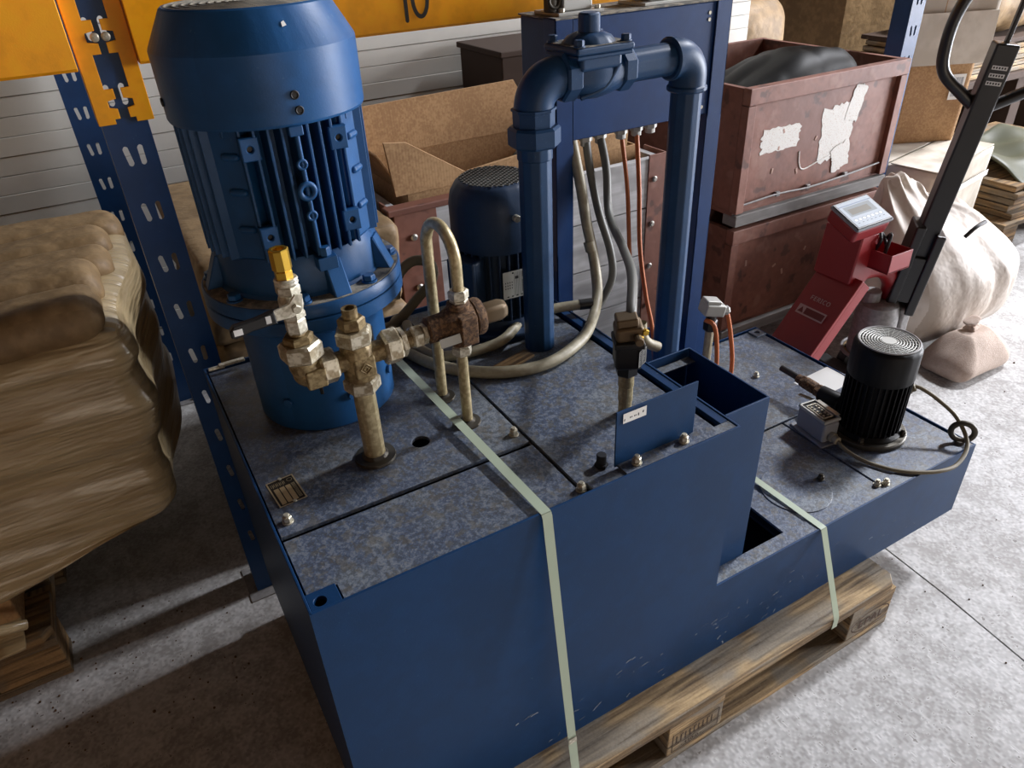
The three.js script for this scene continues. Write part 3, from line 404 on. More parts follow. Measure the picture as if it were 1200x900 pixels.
// ================================================================ THICK BLUE PIPE with valve
{
  const z0 = -0.43, r = 0.0295, t = thing('return_pipe', 'thick blue pipe arch with bolted square valve, rising from the tank lid', 'pipe', [0.608, LT, z0]);
  const HX = [0, 0, -Math.PI / 2], P = (n, g, m, par = t, pos = [0, 0, 0], rot = [0, 0, 0]) => part(n, g, m, par, [pos[0], pos[1], z0 + pos[2]], rot);
  P('left_pipe', cyl(r, 0.405, 36, 0.001), M.pipeBlue, t, [0.608, LT, 0]);
  P('pipe_collar', cyl(0.0315, 0.03, 36), M.pipeBlue, t, [0.608, 1.105, 0]);
  P('union_nut', merge([lathe([[0, 0], [0.042, 0], [0.046, 0.004], [0.046, 0.03], [0.042, 0.034], [0, 0.034]], 8, 0.3)]), M.pipeBlue, t, [0.608, 1.13, 0], [0, 0.3, 0]);
  P('union_collar', lathe([[0, 0], [0.036, 0], [0.0365, 0.024], [0.039, 0.025], [0.039, 0.029], [0.036, 0.03], [0, 0.03]], 8, 0.3), M.pipeBlue, t, [0.608, 1.164, 0], [0, 0.3, 0]);
  const arc = []; for (let k = 0; k <= 10; k++) { const a = Math.PI / 2 * k / 10; arc.push([0.608 + 0.045 * (1 - Math.cos(a)), 1.19 + 0.045 * Math.sin(a), 0]); }
  P('elbow', tube([[0.608, 1.185, 0], ...arc, [0.662, 1.235, 0]], 0.034, 40, 28), M.pipeBlue);
  const hx = (x, ra, l) => P('valve_end_hex', lathe([[0, 0], [ra * 0.92, 0], [ra, 0.004], [ra, l - 0.004], [ra * 0.92, l], [0, l]], 8, 0.3), M.pipeBlue, t, [x, 1.235, 0], [0.39, 0, -Math.PI / 2]);
  hx(0.655, 0.042, 0.03);
  const v = P('valve_body', merge([at(lathe([[0, 0], [0.034, 0], [0.04, 0.02], [0.042, 0.045], [0.037, 0.075], [0.034, 0.09], [0, 0.09]], 30, 1), 0.683, 1.233, 0, ...HX), at(B(0.086, 0.03, 0.086, 0.008), 0.718, 1.258, 0), boxUV(at(tube([[0.69, 1.2, 0.02], [0.73, 1.215, 0.033], [0.757, 1.25, 0.036]], 0.006, 16, 8), 0, 0, 0))]), M.pipeBlue);
  hx(0.772, 0.04, 0.028);
  const bon = P('valve_bonnet', merge([at(B(0.118, 0.012, 0.104, 0.005), 0.72, 1.2765, 0), at(B(0.114, 0.007, 0.1, 0.003), 0.72, 1.2675, 0), at(lathe([[0, 0], [0.046, 0], [0.038, 0.01], [0.024, 0.016], [0, 0.016]], 36, 1), 0.72, 1.2825, 0)]), M.pipeBlue);
  P('bonnet_dust', at(B(0.108, 0.0016, 0.094, 0.0005), 0, 0, 0), M.dustTop, bon, [0.72, 1.2832, 0]);
  P('bonnet_cap', cyl(0.0185, 0.032, 28, 0.003), M.pipeBlue, bon, [0.72, 1.296, 0]);
  for (const [x, z] of [[-0.047, -0.04], [0.047, -0.04], [-0.047, 0.04], [0.047, 0.04]]) P('bonnet_bolt', merge([hex(0.0085, 0.011), at(cyl(0.01, 0.002), 0, 0, 0)]), M.pipeBlue, bon, [0.72 + x, 1.2835, z]);
  P('cross_pipe', cyl(0.0285, 0.12, 32, 0.001), M.pipeBlue, t, [0.795, 1.235, 0], HX);
  const arc2 = []; for (let k = 0; k <= 8; k++) { const a = Math.PI / 2 * k / 8; arc2.push([0.91 + 0.035 * Math.sin(a), 1.2 + 0.035 * Math.cos(a), 0]); }
  const e2 = P('elbow', tube([[0.902, 1.235, 0], ...arc2, [0.945, 1.185, 0]], 0.0345, 30, 28), M.pipeBlue);
  P('elbow_collar', lathe([[0, 0], [0.034, 0], [0.0375, 0.003], [0.0375, 0.009], [0.034, 0.012], [0, 0.012]], 30), M.pipeBlue, e2, [0.894, 1.235, 0], HX); P('elbow_collar', lathe([[0, 0], [0.034, 0], [0.0375, 0.003], [0.0375, 0.009], [0.034, 0.012], [0, 0.012]], 30), M.pipeBlue, e2, [0.945, 1.174, 0]);
  P('right_pipe', cyl(0.0295, 0.835, 36, 0.001), M.pipeBlue, t, [0.945, 0.3465, 0]);
}

// ================================================================ CONTROL CABINET on its two posts
{
  const t = thing('control_cabinet', 'flat dark blue control cabinet carried on two blue steel posts', 'cabinet', [0.985, HS, -0.65]);
  const P = (n, g, m, par = t, pos, rot) => part(n, g, m, par, pos, rot);
  for (const x of [0.762, 1.166]) { P('post', merge([span(x, x + 0.003, HS - 0.003, 1.3, -0.642, -0.6, 0.0008), span(x, x + 0.042, HS - 0.003, 1.3, -0.603, -0.6, 0.0008), span(x + 0.039, x + 0.042, HS - 0.003, 1.3, -0.642, -0.6, 0.0008)]), M.frameBlue); }
  const box = P('cabinet_box', span(0.7655, 1.205, 1.068, 1.296, -0.735, -0.6045, 0.003), M.frameBlue);
  P('top_plate', span(0.762, 1.212, 1.2965, 1.3, -0.738, -0.598, 0.001), M.dustTop, box);
  for (const [x, y] of [[1.15, 1.275], [1.15, 1.262], [1.15, 1.085]]) P('cabinet_screw', cyl(0.004, 0.003, 12), M.zincPale, box, [x, y, -0.606], [Math.PI / 2, 0, 0]);
  P('knockout_plug', cyl(0.014, 0.003, 22), M.darkInside, box, [1.12, 1.182, -0.6055], [Math.PI / 2, 0, 0]);
  for (const [x, z] of [[0.848, -0.62], [0.885, -0.62], [0.94, -0.62], [0.982, -0.62], [1.02, -0.62]]) P('cable_gland', merge([at(hex(0.0145, 0.01), 0, -0.01, 0), at(cyl(0.011, 0.012), 0, -0.02, 0)]), M.alu, box, [x, 1.068, z]);
  P('kick_plate', span(0.845, 1.33, HS - 0.004, 0.515, -0.667, -0.663, 0.001), M.frameBlue);
  const v1 = P('solenoid_block', span(0.8, 0.868, 1.306, 1.37, -0.69, -0.63, 0.003), M.alu); P('block_base', span(0.78, 0.885, 1.3, 1.306, -0.705, -0.615, 0.001), M.alu, v1); P('cable_fitting', merge([at(cyl(0.014, 0.04), 0, 0, 0), at(new THREE.TorusGeometry(0.012, 0.004, 8, 20), 0, 0.02, 0.012)]), M.darkSteel, v1, [0.785, 1.306, -0.65]);
  for (const [x, z] of [[0.793, -0.625], [0.876, -0.625]]) P('base_bolt', hex(0.006, 0.007), M.zincPale, v1, [x, 1.306, z]);
  const v2 = P('solenoid_block', span(1.01, 1.1, 1.306, 1.37, -0.69, -0.63, 0.003), M.alu); P('block_base', span(0.985, 1.125, 1.3, 1.306, -0.705, -0.615, 0.001), M.alu, v2);
}

// ================================================================ HOSES AND WIRES
function hose(name, label, cat, pts, r, mat, group, seg = 80) { const g = tube(pts, r, seg, 12), b = pts[0]; const t = thing(name, label, cat, b, group); part('tube', g, mat, t); return t; }
{
  const h = hose('conduit', 'thick beige conduit curving down from the cabinet and sweeping across the tank lid', 'hose', [[0.812, 1.07, -0.62], [0.812, 0.98, -0.585], [0.818, 0.9, -0.57], [0.822, 0.82, -0.545], [0.8, 0.762, -0.5], [0.745, 0.743, -0.44], [0.674, 0.7425, -0.381], [0.581, 0.7425, -0.345], [0.503, 0.7425, -0.356], [0.435, 0.7425, -0.402], [0.386, 0.7425, -0.47], [0.362, 0.7425, -0.55], [0.36, 0.7425, -0.62], [0.4, 0.7425, -0.68]], 0.0115, M.conduit, null, 160);
  part('sleeve', tube([[0.8185, 0.86, -0.5605], [0.8205, 0.84, -0.5535]], 0.0128, 6, 14), M.conduit, h);
  const h2 = hose('conduit', 'beige conduit with black end sleeve lying behind the thick blue pipe', 'hose', [[0.76, 0.757, -0.485], [0.69, 0.756, -0.507], [0.62, 0.755, -0.508], [0.545, 0.752, -0.46], [0.499, 0.744, -0.462], [0.434, 0.7425, -0.474], [0.4, 0.7425, -0.5], [0.384, 0.752, -0.55], [0.4, 0.758, -0.62]], 0.0105, M.conduit, null, 90);
  part('end_sleeve', tube([[0.772, 0.757, -0.48], [0.745, 0.757, -0.49]], 0.0115, 6, 14), M.black, h2);
  hose('conduit', 'thin looped conduit on the lid right behind the big motor flange', 'hose', [[0.34, 0.742, -0.635], [0.4, 0.752, -0.66], [0.46, 0.775, -0.69], [0.5, 0.8, -0.7], [0.5, 0.84, -0.7], [0.46, 0.855, -0.7], [0.42, 0.835, -0.69], [0.405, 0.79, -0.685]], 0.011, M.cableTan);
  hose('cable', 'left grey cable hanging under the control cabinet', 'cable', [[0.848, 1.066, -0.62], [0.847, 1.0, -0.6], [0.846, 0.92, -0.565], [0.86, 0.84, -0.54], [0.862, 0.78, -0.53], [0.84, 0.73, -0.53], [0.8, 0.68, -0.52], [0.79, 0.5, -0.48], [0.79, 0.36, -0.44]], 0.0088, M.conduitGrey);
  hose('cable', 'right grey cable running from the control cabinet into the brass and black plug', 'cable', [[0.885, 1.066, -0.62], [0.875, 1.0, -0.58], [0.84, 0.93, -0.52], [0.77, 0.92, -0.38], [0.69, 0.935, -0.25], [0.625, 0.925, -0.165], [0.607, 0.905, -0.145]], 0.0088, M.conduitGrey);
  hose('wire', 'left orange wire hanging from the control cabinet', 'cable', [[0.94, 1.066, -0.62], [0.94, 0.95, -0.59], [0.93, 0.82, -0.56], [0.93, 0.7, -0.54], [0.93, 0.55, -0.53], [0.93, 0.36, -0.52]], 0.0048, M.cableOrange, null, 50);
  hose('wire', 'right orange wire hanging from the control cabinet', 'cable', [[0.982, 1.066, -0.62], [0.965, 0.95, -0.58], [0.952, 0.82, -0.55], [0.965, 0.7, -0.535], [0.985, 0.58, -0.52], [0.99, 0.36, -0.5]], 0.0052, M.cableOrange, null, 50);
  // plug on its stem by the guard plate
  const t = thing('sensor_plug', 'black and brass plug on an upright steel stem beside the guard plate', 'connector', [0.605, LT, -0.145]);
  const P = (n, g, m, par = t, pos = [0.605, 0, -0.145], rot) => part(n, g, m, par, pos, rot);
  P('stem', merge([at(cyl(0.0115, 0.03), 0, LT, 0), at(cyl(0.0125, 0.03), 0, LT + 0.029, 0), at(cyl(0.0135, 0.03), 0, LT + 0.058, 0)]), M.pipeGold);
  P('plug_body', merge([at(hex(0.019, 0.022), 0, 0.812, 0), at(B(0.044, 0.046, 0.044, 0.006), 0, 0.853, 0), at(B(0.05, 0.012, 0.05, 0.003), 0, 0.877, 0)]), M.black, t, [0.605, 0, -0.145], [0, -0.5, 0]);
  P('plug_label', at(new THREE.PlaneGeometry(0.026, 0.03), 0, 0, 0), decal(canvasTex(130, 150, (c) => { c.fillStyle = '#1c1c1c'; c.fillRect(0, 0, 130, 150); c.strokeStyle = '#8a8a82'; c.lineWidth = 4; c.strokeRect(6, 6, 118, 138); for (let i = 0; i < 6; i++) { c.beginPath(); c.moveTo(20 + (i % 2) * 8, 26 + i * 19); c.lineTo(108 - (i % 3) * 14, 26 + i * 19); c.stroke(); } }), { transparent: false }), t, [0.6165, 0.853, -0.1208], [0, 0.42, 0]);
  P('cable_clamp', merge([at(B(0.046, 0.026, 0.042, 0.006), 0, 0.896, 0, 0, 0, 0.1), at(B(0.036, 0.016, 0.034, 0.004), -0.004, 0.915, 0, 0, 0, 0.1), at(cyl(0.007, 0.05, 14), 0.012, 0.893, -0.01, Math.PI / 2, 0, 0)]), M.darkBronze, t, [0.605, 0, -0.145], [0, -0.5, 0]);
  P('clamp_screws', merge([at(hex(0.008, 0.01), 0.008, 0.892, 0.021, Math.PI / 2, 0, 0), at(hex(0.006, 0.008), 0.02, 0.9, 0.018, Math.PI / 2, 0, 0)]), M.brass, t, [0.605, 0, -0.145], [0, -0.3, 0]);
  hose('cable', 'short white cable end lying over the tank edge by the plug', 'cable', [[0.752, 0.8, -0.29], [0.755, 0.772, -0.288], [0.768, 0.752, -0.285], [0.79, 0.738, -0.28]], 0.0105, M.conduit, null, 30);
  // small plug on the low deck with two orange wires
  const q = thing('sensor_plug', 'small pale square plug on a white rod beside the right cabinet post', 'connector', [1.17, HS - 0.003, -0.52]);
  const Q = (n, g, m, par = q, pos = [1.17, 0, -0.52], rot) => part(n, g, m, par, pos, rot);
  Q('rod', at(cyl(0.011, 0.2), 0, HS - 0.003, 0), M.conduit); Q('plug_neck', merge([at(hex(0.018, 0.03), 0, 0.55, 0), at(cyl(0.013, 0.02), 0, 0.578, 0)]), M.black);
  Q('plug_head', merge([at(B(0.055, 0.032, 0.045, 0.005), 0, 0.612, 0, 0, 0, -0.2), at(B(0.04, 0.012, 0.035, 0.003), -0.003, 0.632, 0, 0, 0, -0.2), at(hex(0.012, 0.02), 0.026, 0.6, 0, 0, 0, -Math.PI / 2)]), M.alu, q, [1.17, 0, -0.52], [0, -0.3, 0]);
  hose('wire', 'upper orange wire looping out of the small pale plug', 'cable', [[1.205, 0.6, -0.53], [1.225, 0.58, -0.52], [1.242, 0.5, -0.51], [1.246, 0.43, -0.5], [1.24, 0.353, -0.495]], 0.0058, M.cableOrange, null, 40);
  hose('wire', 'lower orange wire looping below the small pale plug', 'cable', [[1.15, 0.585, -0.52], [1.165, 0.57, -0.5], [1.178, 0.5, -0.495], [1.185, 0.43, -0.495], [1.185, 0.353, -0.49]], 0.0058, M.cableOrange, null, 40);
}

// ================================================================ BLACK MOTOR and what stands round it on the low deck
{
  const ax = 1.397, az = -0.182, t = thing('electric_motor', 'small black vertical motor with round slotted grille on the low tank deck', 'motor', [ax, HS - 0.003, az]);
  const P = (n, g, m, par = t, pos = [0, 0, 0], rot = [0, 0, 0]) => part(n, g, m, par, [ax + pos[0], pos[1], az + pos[2]], rot);
  const fl = P('base_flange', lathe([[0, HS - 0.003], [0.09, HS - 0.003], [0.092, HS - 0.001], [0.092, HS + 0.007], [0.089, HS + 0.01], [0.07, HS + 0.011], [0, HS + 0.011]], 48), M.darkSteel);
  for (let k = 0; k < 4; k++) { const a = 0.5 + k * Math.PI / 2; P('flange_bolt', nutGeo, M.darkSteel, fl, [Math.sin(a) * 0.081, HS + 0.01, Math.cos(a) * 0.081]); }
  P('mounting_ring', lathe([[0, 0.36], [0.078, 0.36], [0.078, 0.366], [0.07, 0.374], [0, 0.374]], 44), M.blackMotor);
  P('stator_body', cyl(0.064, 0.16, 40, 0.001), M.blackMotor, t, [0, 0.37, 0]);
  for (let k = 0; k < 34; k++) { const a = k / 34 * 2 * Math.PI; P('cooling_fin', B(0.003, 0.142, 0.014, 0.001), M.blackMotor, t, [Math.sin(a) * 0.0665, 0.447, Math.cos(a) * 0.0665], [0, a, 0]); }
  const cowl = P('fan_cowl', lathe([[0.071, 0.517], [0.0735, 0.517], [0.0745, 0.52], [0.0745, 0.592], [0.071, 0.602], [0.066, 0.605], [0.063, 0.605], [0.063, 0.601], [0.07, 0.595], [0.071, 0.59], [0.071, 0.517]], 60, 0.9), M.blackMotor);
  const ringG = []; for (let r = 0.019; r < 0.064; r += 0.0062) ringG.push(at(new THREE.TorusGeometry(r, 0.0016, 6, 56), 0, 0.6035, 0, Math.PI / 2, 0, 0));
  for (let k = 0; k < 28; k++) ringG.push(at(new THREE.BoxGeometry(0.0014, 0.0016, 0.048), 0, 0.603, 0.04).applyMatrix4(new THREE.Matrix4().makeRotationY(k / 28 * Math.PI * 2)));
  ringG.push(at(new THREE.CylinderGeometry(0.0165, 0.0165, 0.003, 28), 0, 0.6035, 0));
  P('grille', boxUV(merge(ringG)), M.alu, cowl); P('fan', cyl(0.06, 0.005, 32), M.black, cowl, [0, 0.588, 0]);
  P('grille_rim', at(new THREE.TorusGeometry(0.0655, 0.0022, 8, 60), 0, 0, 0, Math.PI / 2, 0, 0), M.iron, cowl, [0, 0.605, 0]);
  P('cowl_screw', cyl(0.004, 0.004, 12), M.zincPale, cowl, [0.058, 0.54, 0.048], [Math.PI / 2, 0, -0.88]);
  const tb = P('terminal_box', B(0.03, 0.07, 0.06, 0.005), M.blackMotor, t, [0.08, 0.45, 0.0]); P('cable_gland', merge([at(hex(0.012, 0.014), 0, 0, 0), at(cyl(0.009, 0.012), 0, 0.012, 0)]), M.cableTan, tb, [0.07, 0.458, 0.03], [0.9, 0, -0.5]);
  P('pump_elbow', merge([tube([[-0.015, 0.4, -0.06], [-0.03, 0.405, -0.09], [-0.034, 0.405, -0.12]], 0.021, 16, 16), at(B(0.046, 0.03, 0.03, 0.006), -0.02, 0.398, -0.075)]), M.blackMotor);
  const br = P('brass_valve', merge([at(hex(0.018, 0.016), 0, 0, 0), at(lathe([[0, 0.014], [0.014, 0.014], [0.016, 0.02], [0.016, 0.05], [0.012, 0.056], [0.012, 0.075], [0, 0.075]], 20), 0, 0, 0), at(hex(0.016, 0.012), 0, 0.05, 0)]), M.rust, t, [-0.034, 0.408, -0.118], [-1.5, 0, 0.05]);
  P('hose_stub', cyl(0.0085, 0.06, 16, 0.001), M.black, br, [-0.034, 0.412, -0.19], [-1.5, 0, 0.08]); P('valve_lever', at(B(0.012, 0.003, 0.06, 0.001), 0, 0, 0), M.zincPale, br, [-0.06, 0.392, -0.13], [0, 0.2, 0]);
}
{
  const t = thing('connector_housing', 'grey oblong plug socket housing screwed to the deck beside the black motor', 'connector', [1.285, HS - 0.003, -0.243]), ry = -0.12, c = [1.282, 0, -0.238];
  const P = (n, g, m, par = t) => part(n, g, m, par, c, [0, ry, 0]);
  P('foot', at(B(0.062, 0.006, 0.112, 0.003), 0, HS, 0), M.greyPlastic); P('housing', at(B(0.048, 0.056, 0.094, 0.008), 0, HS + 0.031, 0), M.greyPlastic);
  const f = P('socket_frame', merge([at(B(0.05, 0.008, 0.005, 0.001), 0, HS + 0.063, -0.042), at(B(0.05, 0.008, 0.005, 0.001), 0, HS + 0.063, 0.042), at(B(0.005, 0.008, 0.088, 0.001), -0.0225, HS + 0.063, 0), at(B(0.005, 0.008, 0.088, 0.001), 0.0225, HS + 0.063, 0)]), M.alu);
  P('socket_insert', at(B(0.04, 0.006, 0.078, 0.002), 0, HS + 0.061, 0), M.black, f);
  const ins = []; for (let i = 0; i < 5; i++) for (const x of [-0.007, 0.007]) ins.push(at(cyl(0.003, 0.003, 10), x, HS + 0.064, -0.02 + i * 0.01)); ins.push(at(B(0.003, 0.004, 0.058, 0.001), 0.0145, HS + 0.065, 0), at(B(0.003, 0.004, 0.058, 0.001), -0.0145, HS + 0.065, 0), at(B(0.03, 0.004, 0.003, 0.001), 0, HS + 0.065, 0.029), at(B(0.03, 0.004, 0.003, 0.001), 0, HS + 0.065, -0.029)); P('contacts', merge(ins), M.zincPale, f);
  P('latch', merge([at(B(0.003, 0.03, 0.07, 0.001), 0.028, HS + 0.045, 0), at(B(0.012, 0.003, 0.07, 0.001), 0.024, HS + 0.068, 0)]), M.steel);
  P('cable_gland', merge([at(hex(0.013, 0.012), 0, 0, 0, Math.PI / 2, 0, 0), at(cyl(0.01, 0.014), 0, 0, 0.011, Math.PI / 2, 0, 0)].map((g) => at(g, 0, HS + 0.022, 0.047))), M.conduit);
  hose('cable', 'olive cable drooping round the black motor from its terminal box to the socket housing', 'cable', [[1.275, HS + 0.022, -0.172], [1.274, HS + 0.012, -0.145], [1.284, HS + 0.004, -0.1], [1.31, HS + 0.004, -0.045], [1.345, HS + 0.005, -0.008], [1.395, HS + 0.004, 0.018], [1.455, HS + 0.002, 0.022], [1.512, HS + 0.022, 0.002], [1.527, HS + 0.062, -0.045], [1.512, HS + 0.094, -0.092], [1.49, HS + 0.116, -0.128], [1.478, HS + 0.118, -0.145]], 0.0048, M.cableTan, null, 120);
  const p = thing('paper_sheet', 'blank white paper sheet lying on the low deck behind the black motor', 'paper', [1.49, HS, -0.385]); part('sheet', B(0.145, 0.0008, 0.09, 0), M.white, p, [1.49, HS - 0.0022, -0.385], [0, 0.05, 0]);
  const w = thing('wood_offcut', 'thin brown wooden offcut lying on the lid under the conduit', 'wood', [0.53, LT, -0.41]); part('piece', B(0.085, 0.006, 0.03, 0.001), M.palletShadeTint, w, [0.53, LT + 0.0035, -0.4], [0, 0.25, 0]);
}

// ================================================================ STRAPS
function ribbon(pts, w, th, acrossX = true) {      // flat band along pts in the yz plane
  const g = new THREE.BufferGeometry(), pos = [], idx = [], n = pts.length;
  pts.forEach((p, i) => { const a = pts[Math.max(0, i - 1)], b = pts[Math.min(n - 1, i + 1)], ty = b[1] - a[1], tz = b[2] - a[2], l = Math.hypot(ty, tz) || 1, ny = tz / l, nz = -ty / l; const s = ny < 0 || (Math.abs(ny) < 0.01 && nz < 0) ? -1 : 1; const q = p[3] ?? 0; for (const [x, k] of [[-w / 2, 1], [w / 2, 1], [w / 2, 0], [-w / 2, 0]]) pos.push(p[0] + x, p[1] + s * ny * th * k, p[2] + s * nz * th * k + q * x); });
  for (let i = 0; i < n - 1; i++) for (let k = 0; k < 4; k++) { const a = i * 4 + k, b = i * 4 + (k + 1) % 4; idx.push(a, b, a + 4, b, b + 4, a + 4); }
  g.setAttribute('position', new THREE.Float32BufferAttribute(pos, 3)); g.setIndex(idx); const f = g.toNonIndexed(); f.computeVertexNormals(); return boxUV(f);
}
{
  const a = thing('strap', 'long pale green plastic strap over the high lid and down the tall tank front', 'strap', [0.352, HT, 0]);
  const top = [[0.318, HT + 0.022, -0.745], [0.32, HT + 0.02, -0.7], [0.335, HT + 0.012, -0.38], [0.351, HT + 0.0012, -0.006], [0.3515, HT + 0.0005, 0.002]];
  part('top_run', ribbon(top, 0.0165, 0.0008), M.strap, a); part('front_run', ribbon([[0.3515, HT + 0.0005, 0.002], [0.352, HT - 0.006, 0.0038], [0.3535, 0.45, 0.04], [0.355, 0.152, 0.0795], [0.355, 0.144, 0.0812], [0.355, 0.118, 0.0812]], 0.0165, 0.0008), M.strap, a);
  part('splice', ribbon([[0.354, 0.262, 0.067], [0.354, 0.25, 0.0685]], 0.0168, 0.0012), M.zincPale, a);
  const b = thing('strap', 'short pale green plastic strap over the low deck and down the low tank front', 'strap', [1.03, HS, 0]);
  part('top_run', ribbon([[1.0, HS + 0.02, -0.745], [1.01, HS + 0.016, -0.45], [1.033, HS + 0.0012, -0.006], [1.0335, HS + 0.0005, 0.002]], 0.0165, 0.0008), M.strap, b); part('front_run', ribbon([[1.0335, HS + 0.0005, 0.002], [1.034, HS - 0.006, 0.004], [1.036, 0.152, 0.0795], [1.036, 0.144, 0.0812], [1.036, 0.118, 0.0812]], 0.0165, 0.0008), M.strap, b);
}

// ================================================================ RACK: posts and orange beams
function slot(cx, cy, tilt) { const p = []; for (let i = 0; i < 14; i++) { const a = i / 14 * 2 * Math.PI, r = 0.0052, x = r * Math.cos(a) * (1 - 0.25 * Math.abs(Math.sin(a))), y = r * Math.sin(a) + (Math.sin(a) > 0 ? 0.013 : -0.013); p.push([cx + x * Math.cos(tilt) - y * Math.sin(tilt), cy + x * Math.sin(tilt) + y * Math.cos(tilt)]); } return p; }
function makePost(x, z, h, label) {
  const t = thing('rack_post', label, 'rack post', [x, 0, z], null); const holes = [];
  for (let y = 0.19; y < h - 0.05; y += 0.1045) holes.push(slot(x - 0.0115, y, 0.09), slot(x + 0.0115, y, -0.04));
  part('slotted_web', prism([[x - 0.038, 0.004], [x + 0.038, 0.004], [x + 0.038, h], [x - 0.038, h]], 0.0025, holes), M.rackBlue, t, [0, 0, z - 0.0025]);
  for (const s of [-1, 1]) { part('side_flange', span(x + s * 0.038 - (s > 0 ? 0.0025 : 0), x + s * 0.038 + (s < 0 ? 0.0025 : 0), 0.004, h, z - 0.072, z - 0.0028, 0.0006), M.rackBlue, t); part('return_lip', span(x + s * 0.038 - (s > 0 ? 0.016 : 0), x + s * 0.038 + (s < 0 ? 0.016 : 0), 0.004, h, z - 0.0745, z - 0.0725, 0.0004), M.rackBlue, t); }
  const f = part('foot_plate', span(x - 0.06, x + 0.06, 0, 0.004, z - 0.1, z + 0.03, 0.001), M.iron, t); part('anchor_bolt', nutGeo, M.zincPale, f, [x + 0.045, 0.004, z + 0.012]);
  return t;
}
makePost(0.006, -0.83, 2.4, 'front blue slotted rack post carrying the orange beams left of the motor');
makePost(-0.05, -1.9, 2.4, 'rear blue slotted rack post in shade behind the front post');
makePost(2.732, -1.2, 2.4, 'blue slotted rack post behind the right end of the stacked maroon crates');
makePost(3.82, -0.86, 2.4, 'right blue slotted rack post at the far end of the orange beam');
{
  const beam = (x0, x1, label, mark) => { const t = thing('rack_beam', label, 'beam', [(x0 + x1) / 2, 1.28, -0.85]); part('box_section', prism([[0.81, 1.285], [0.81, 1.392], [0.815, 1.397], [0.862, 1.397], [0.862, 1.28], [0.815, 1.28]].map(([z, y]) => [z, y]), x1 - x0, [], 0.001), M.orange, t, [x0, 0, 0], [0, Math.PI / 2, 0]); return t; };
  const l = beam(-3.4, -0.04, 'orange rack beam left of the blue rack post'), r = beam(0.058, 3.78, 'orange rack beam right of the rack post, marked 10 in black');
  part('painted_number', new THREE.PlaneGeometry(0.1, 0.1), decal(canvasTex(256, 256, (c) => { c.strokeStyle = '#15120f'; c.lineCap = 'round'; c.lineWidth = 15; c.beginPath(); c.moveTo(40, 92); c.lineTo(74, 44); c.stroke(); c.lineWidth = 20; c.beginPath(); c.moveTo(76, 44); c.lineTo(78, 226); c.stroke(); c.beginPath(); c.ellipse(156, 130, 40, 84, 0, 0, 7); c.stroke(); })), r, [0.572, 1.339, -0.8082]);
  const con = thing('beam_connector', 'orange cut-out beam bracket bolted to the blue rack post', 'bracket', [0.008, 1.19, -0.826]);
  const y = (v) => 1.386 - v * 0.00137, x = (u) => 0.0095 + u, hw = 0.045;
  const inner = [[0.006, 0], [0.006, 14], [0.018, 14], [0.018, 22].map((v) => v)];
  part('face_plate', prism([[x(-hw), y(-12)], [x(-hw), y(144)], [x(-0.017), y(144)], [x(-0.017), y(138)], [x(-0.008), y(138)], [x(-0.008), y(126)], [x(-0.02), y(124)], [x(-0.02), y(116)], [x(-0.006), y(114)], [x(-0.006), y(102)], [x(-0.02), y(102)], [x(-0.02), y(62)], [x(-0.006), y(62)], [x(-0.006), y(50)], [x(-0.022), y(48)], [x(-0.022), y(38)], [x(-0.006), y(36)], [x(-0.006), y(24)], [x(-0.02), y(24)], [x(-0.02), y(-6)], [x(0.02), y(-6)], [x(0.02), y(24)], [x(0.006), y(24)], [x(0.006), y(36)], [x(0.022), y(38)], [x(0.022), y(48)], [x(0.006), y(50)], [x(0.006), y(62)], [x(0.02), y(62)], [x(0.02), y(102)], [x(0.006), y(102)], [x(0.006), y(114)], [x(0.02), y(116)], [x(0.02), y(124)], [x(0.008), y(126)], [x(0.008), y(138)], [x(0.017), y(138)], [x(0.017), y(144)], [x(hw), y(144)], [x(hw), y(-12)]], 0.0035, [], 0.0006), M.orange, con, [0, 0, -0.828]);
  for (const s of [-1, 1]) { part('side_cheek', span(x(s * hw) - (s > 0 ? 0.003 : 0.0005), x(s * hw) + (s < 0 ? 0.003 : 0.0005), y(144), y(-12), -0.9, -0.8245, 0.0008), M.orange, con); part('bolt_head', lathe([[0, 0], [0.0072, 0], [0.0072, 0.003], [0.005, 0.006], [0, 0.0065]], 18, 1), M.zincPale, con, [x(s * 0.0085), y(43), -0.8245], [Math.PI / 2, 0, 0]); }
  const sh = thing('shelf_board', 'brown board resting on the orange beam at the top left', 'board', [-1.6, 1.397, -1.3]); part('board', span(-3.3, -0.075, 1.398, 1.43, -1.78, -0.818, 0.003), M.palletShadeTint, sh);
}

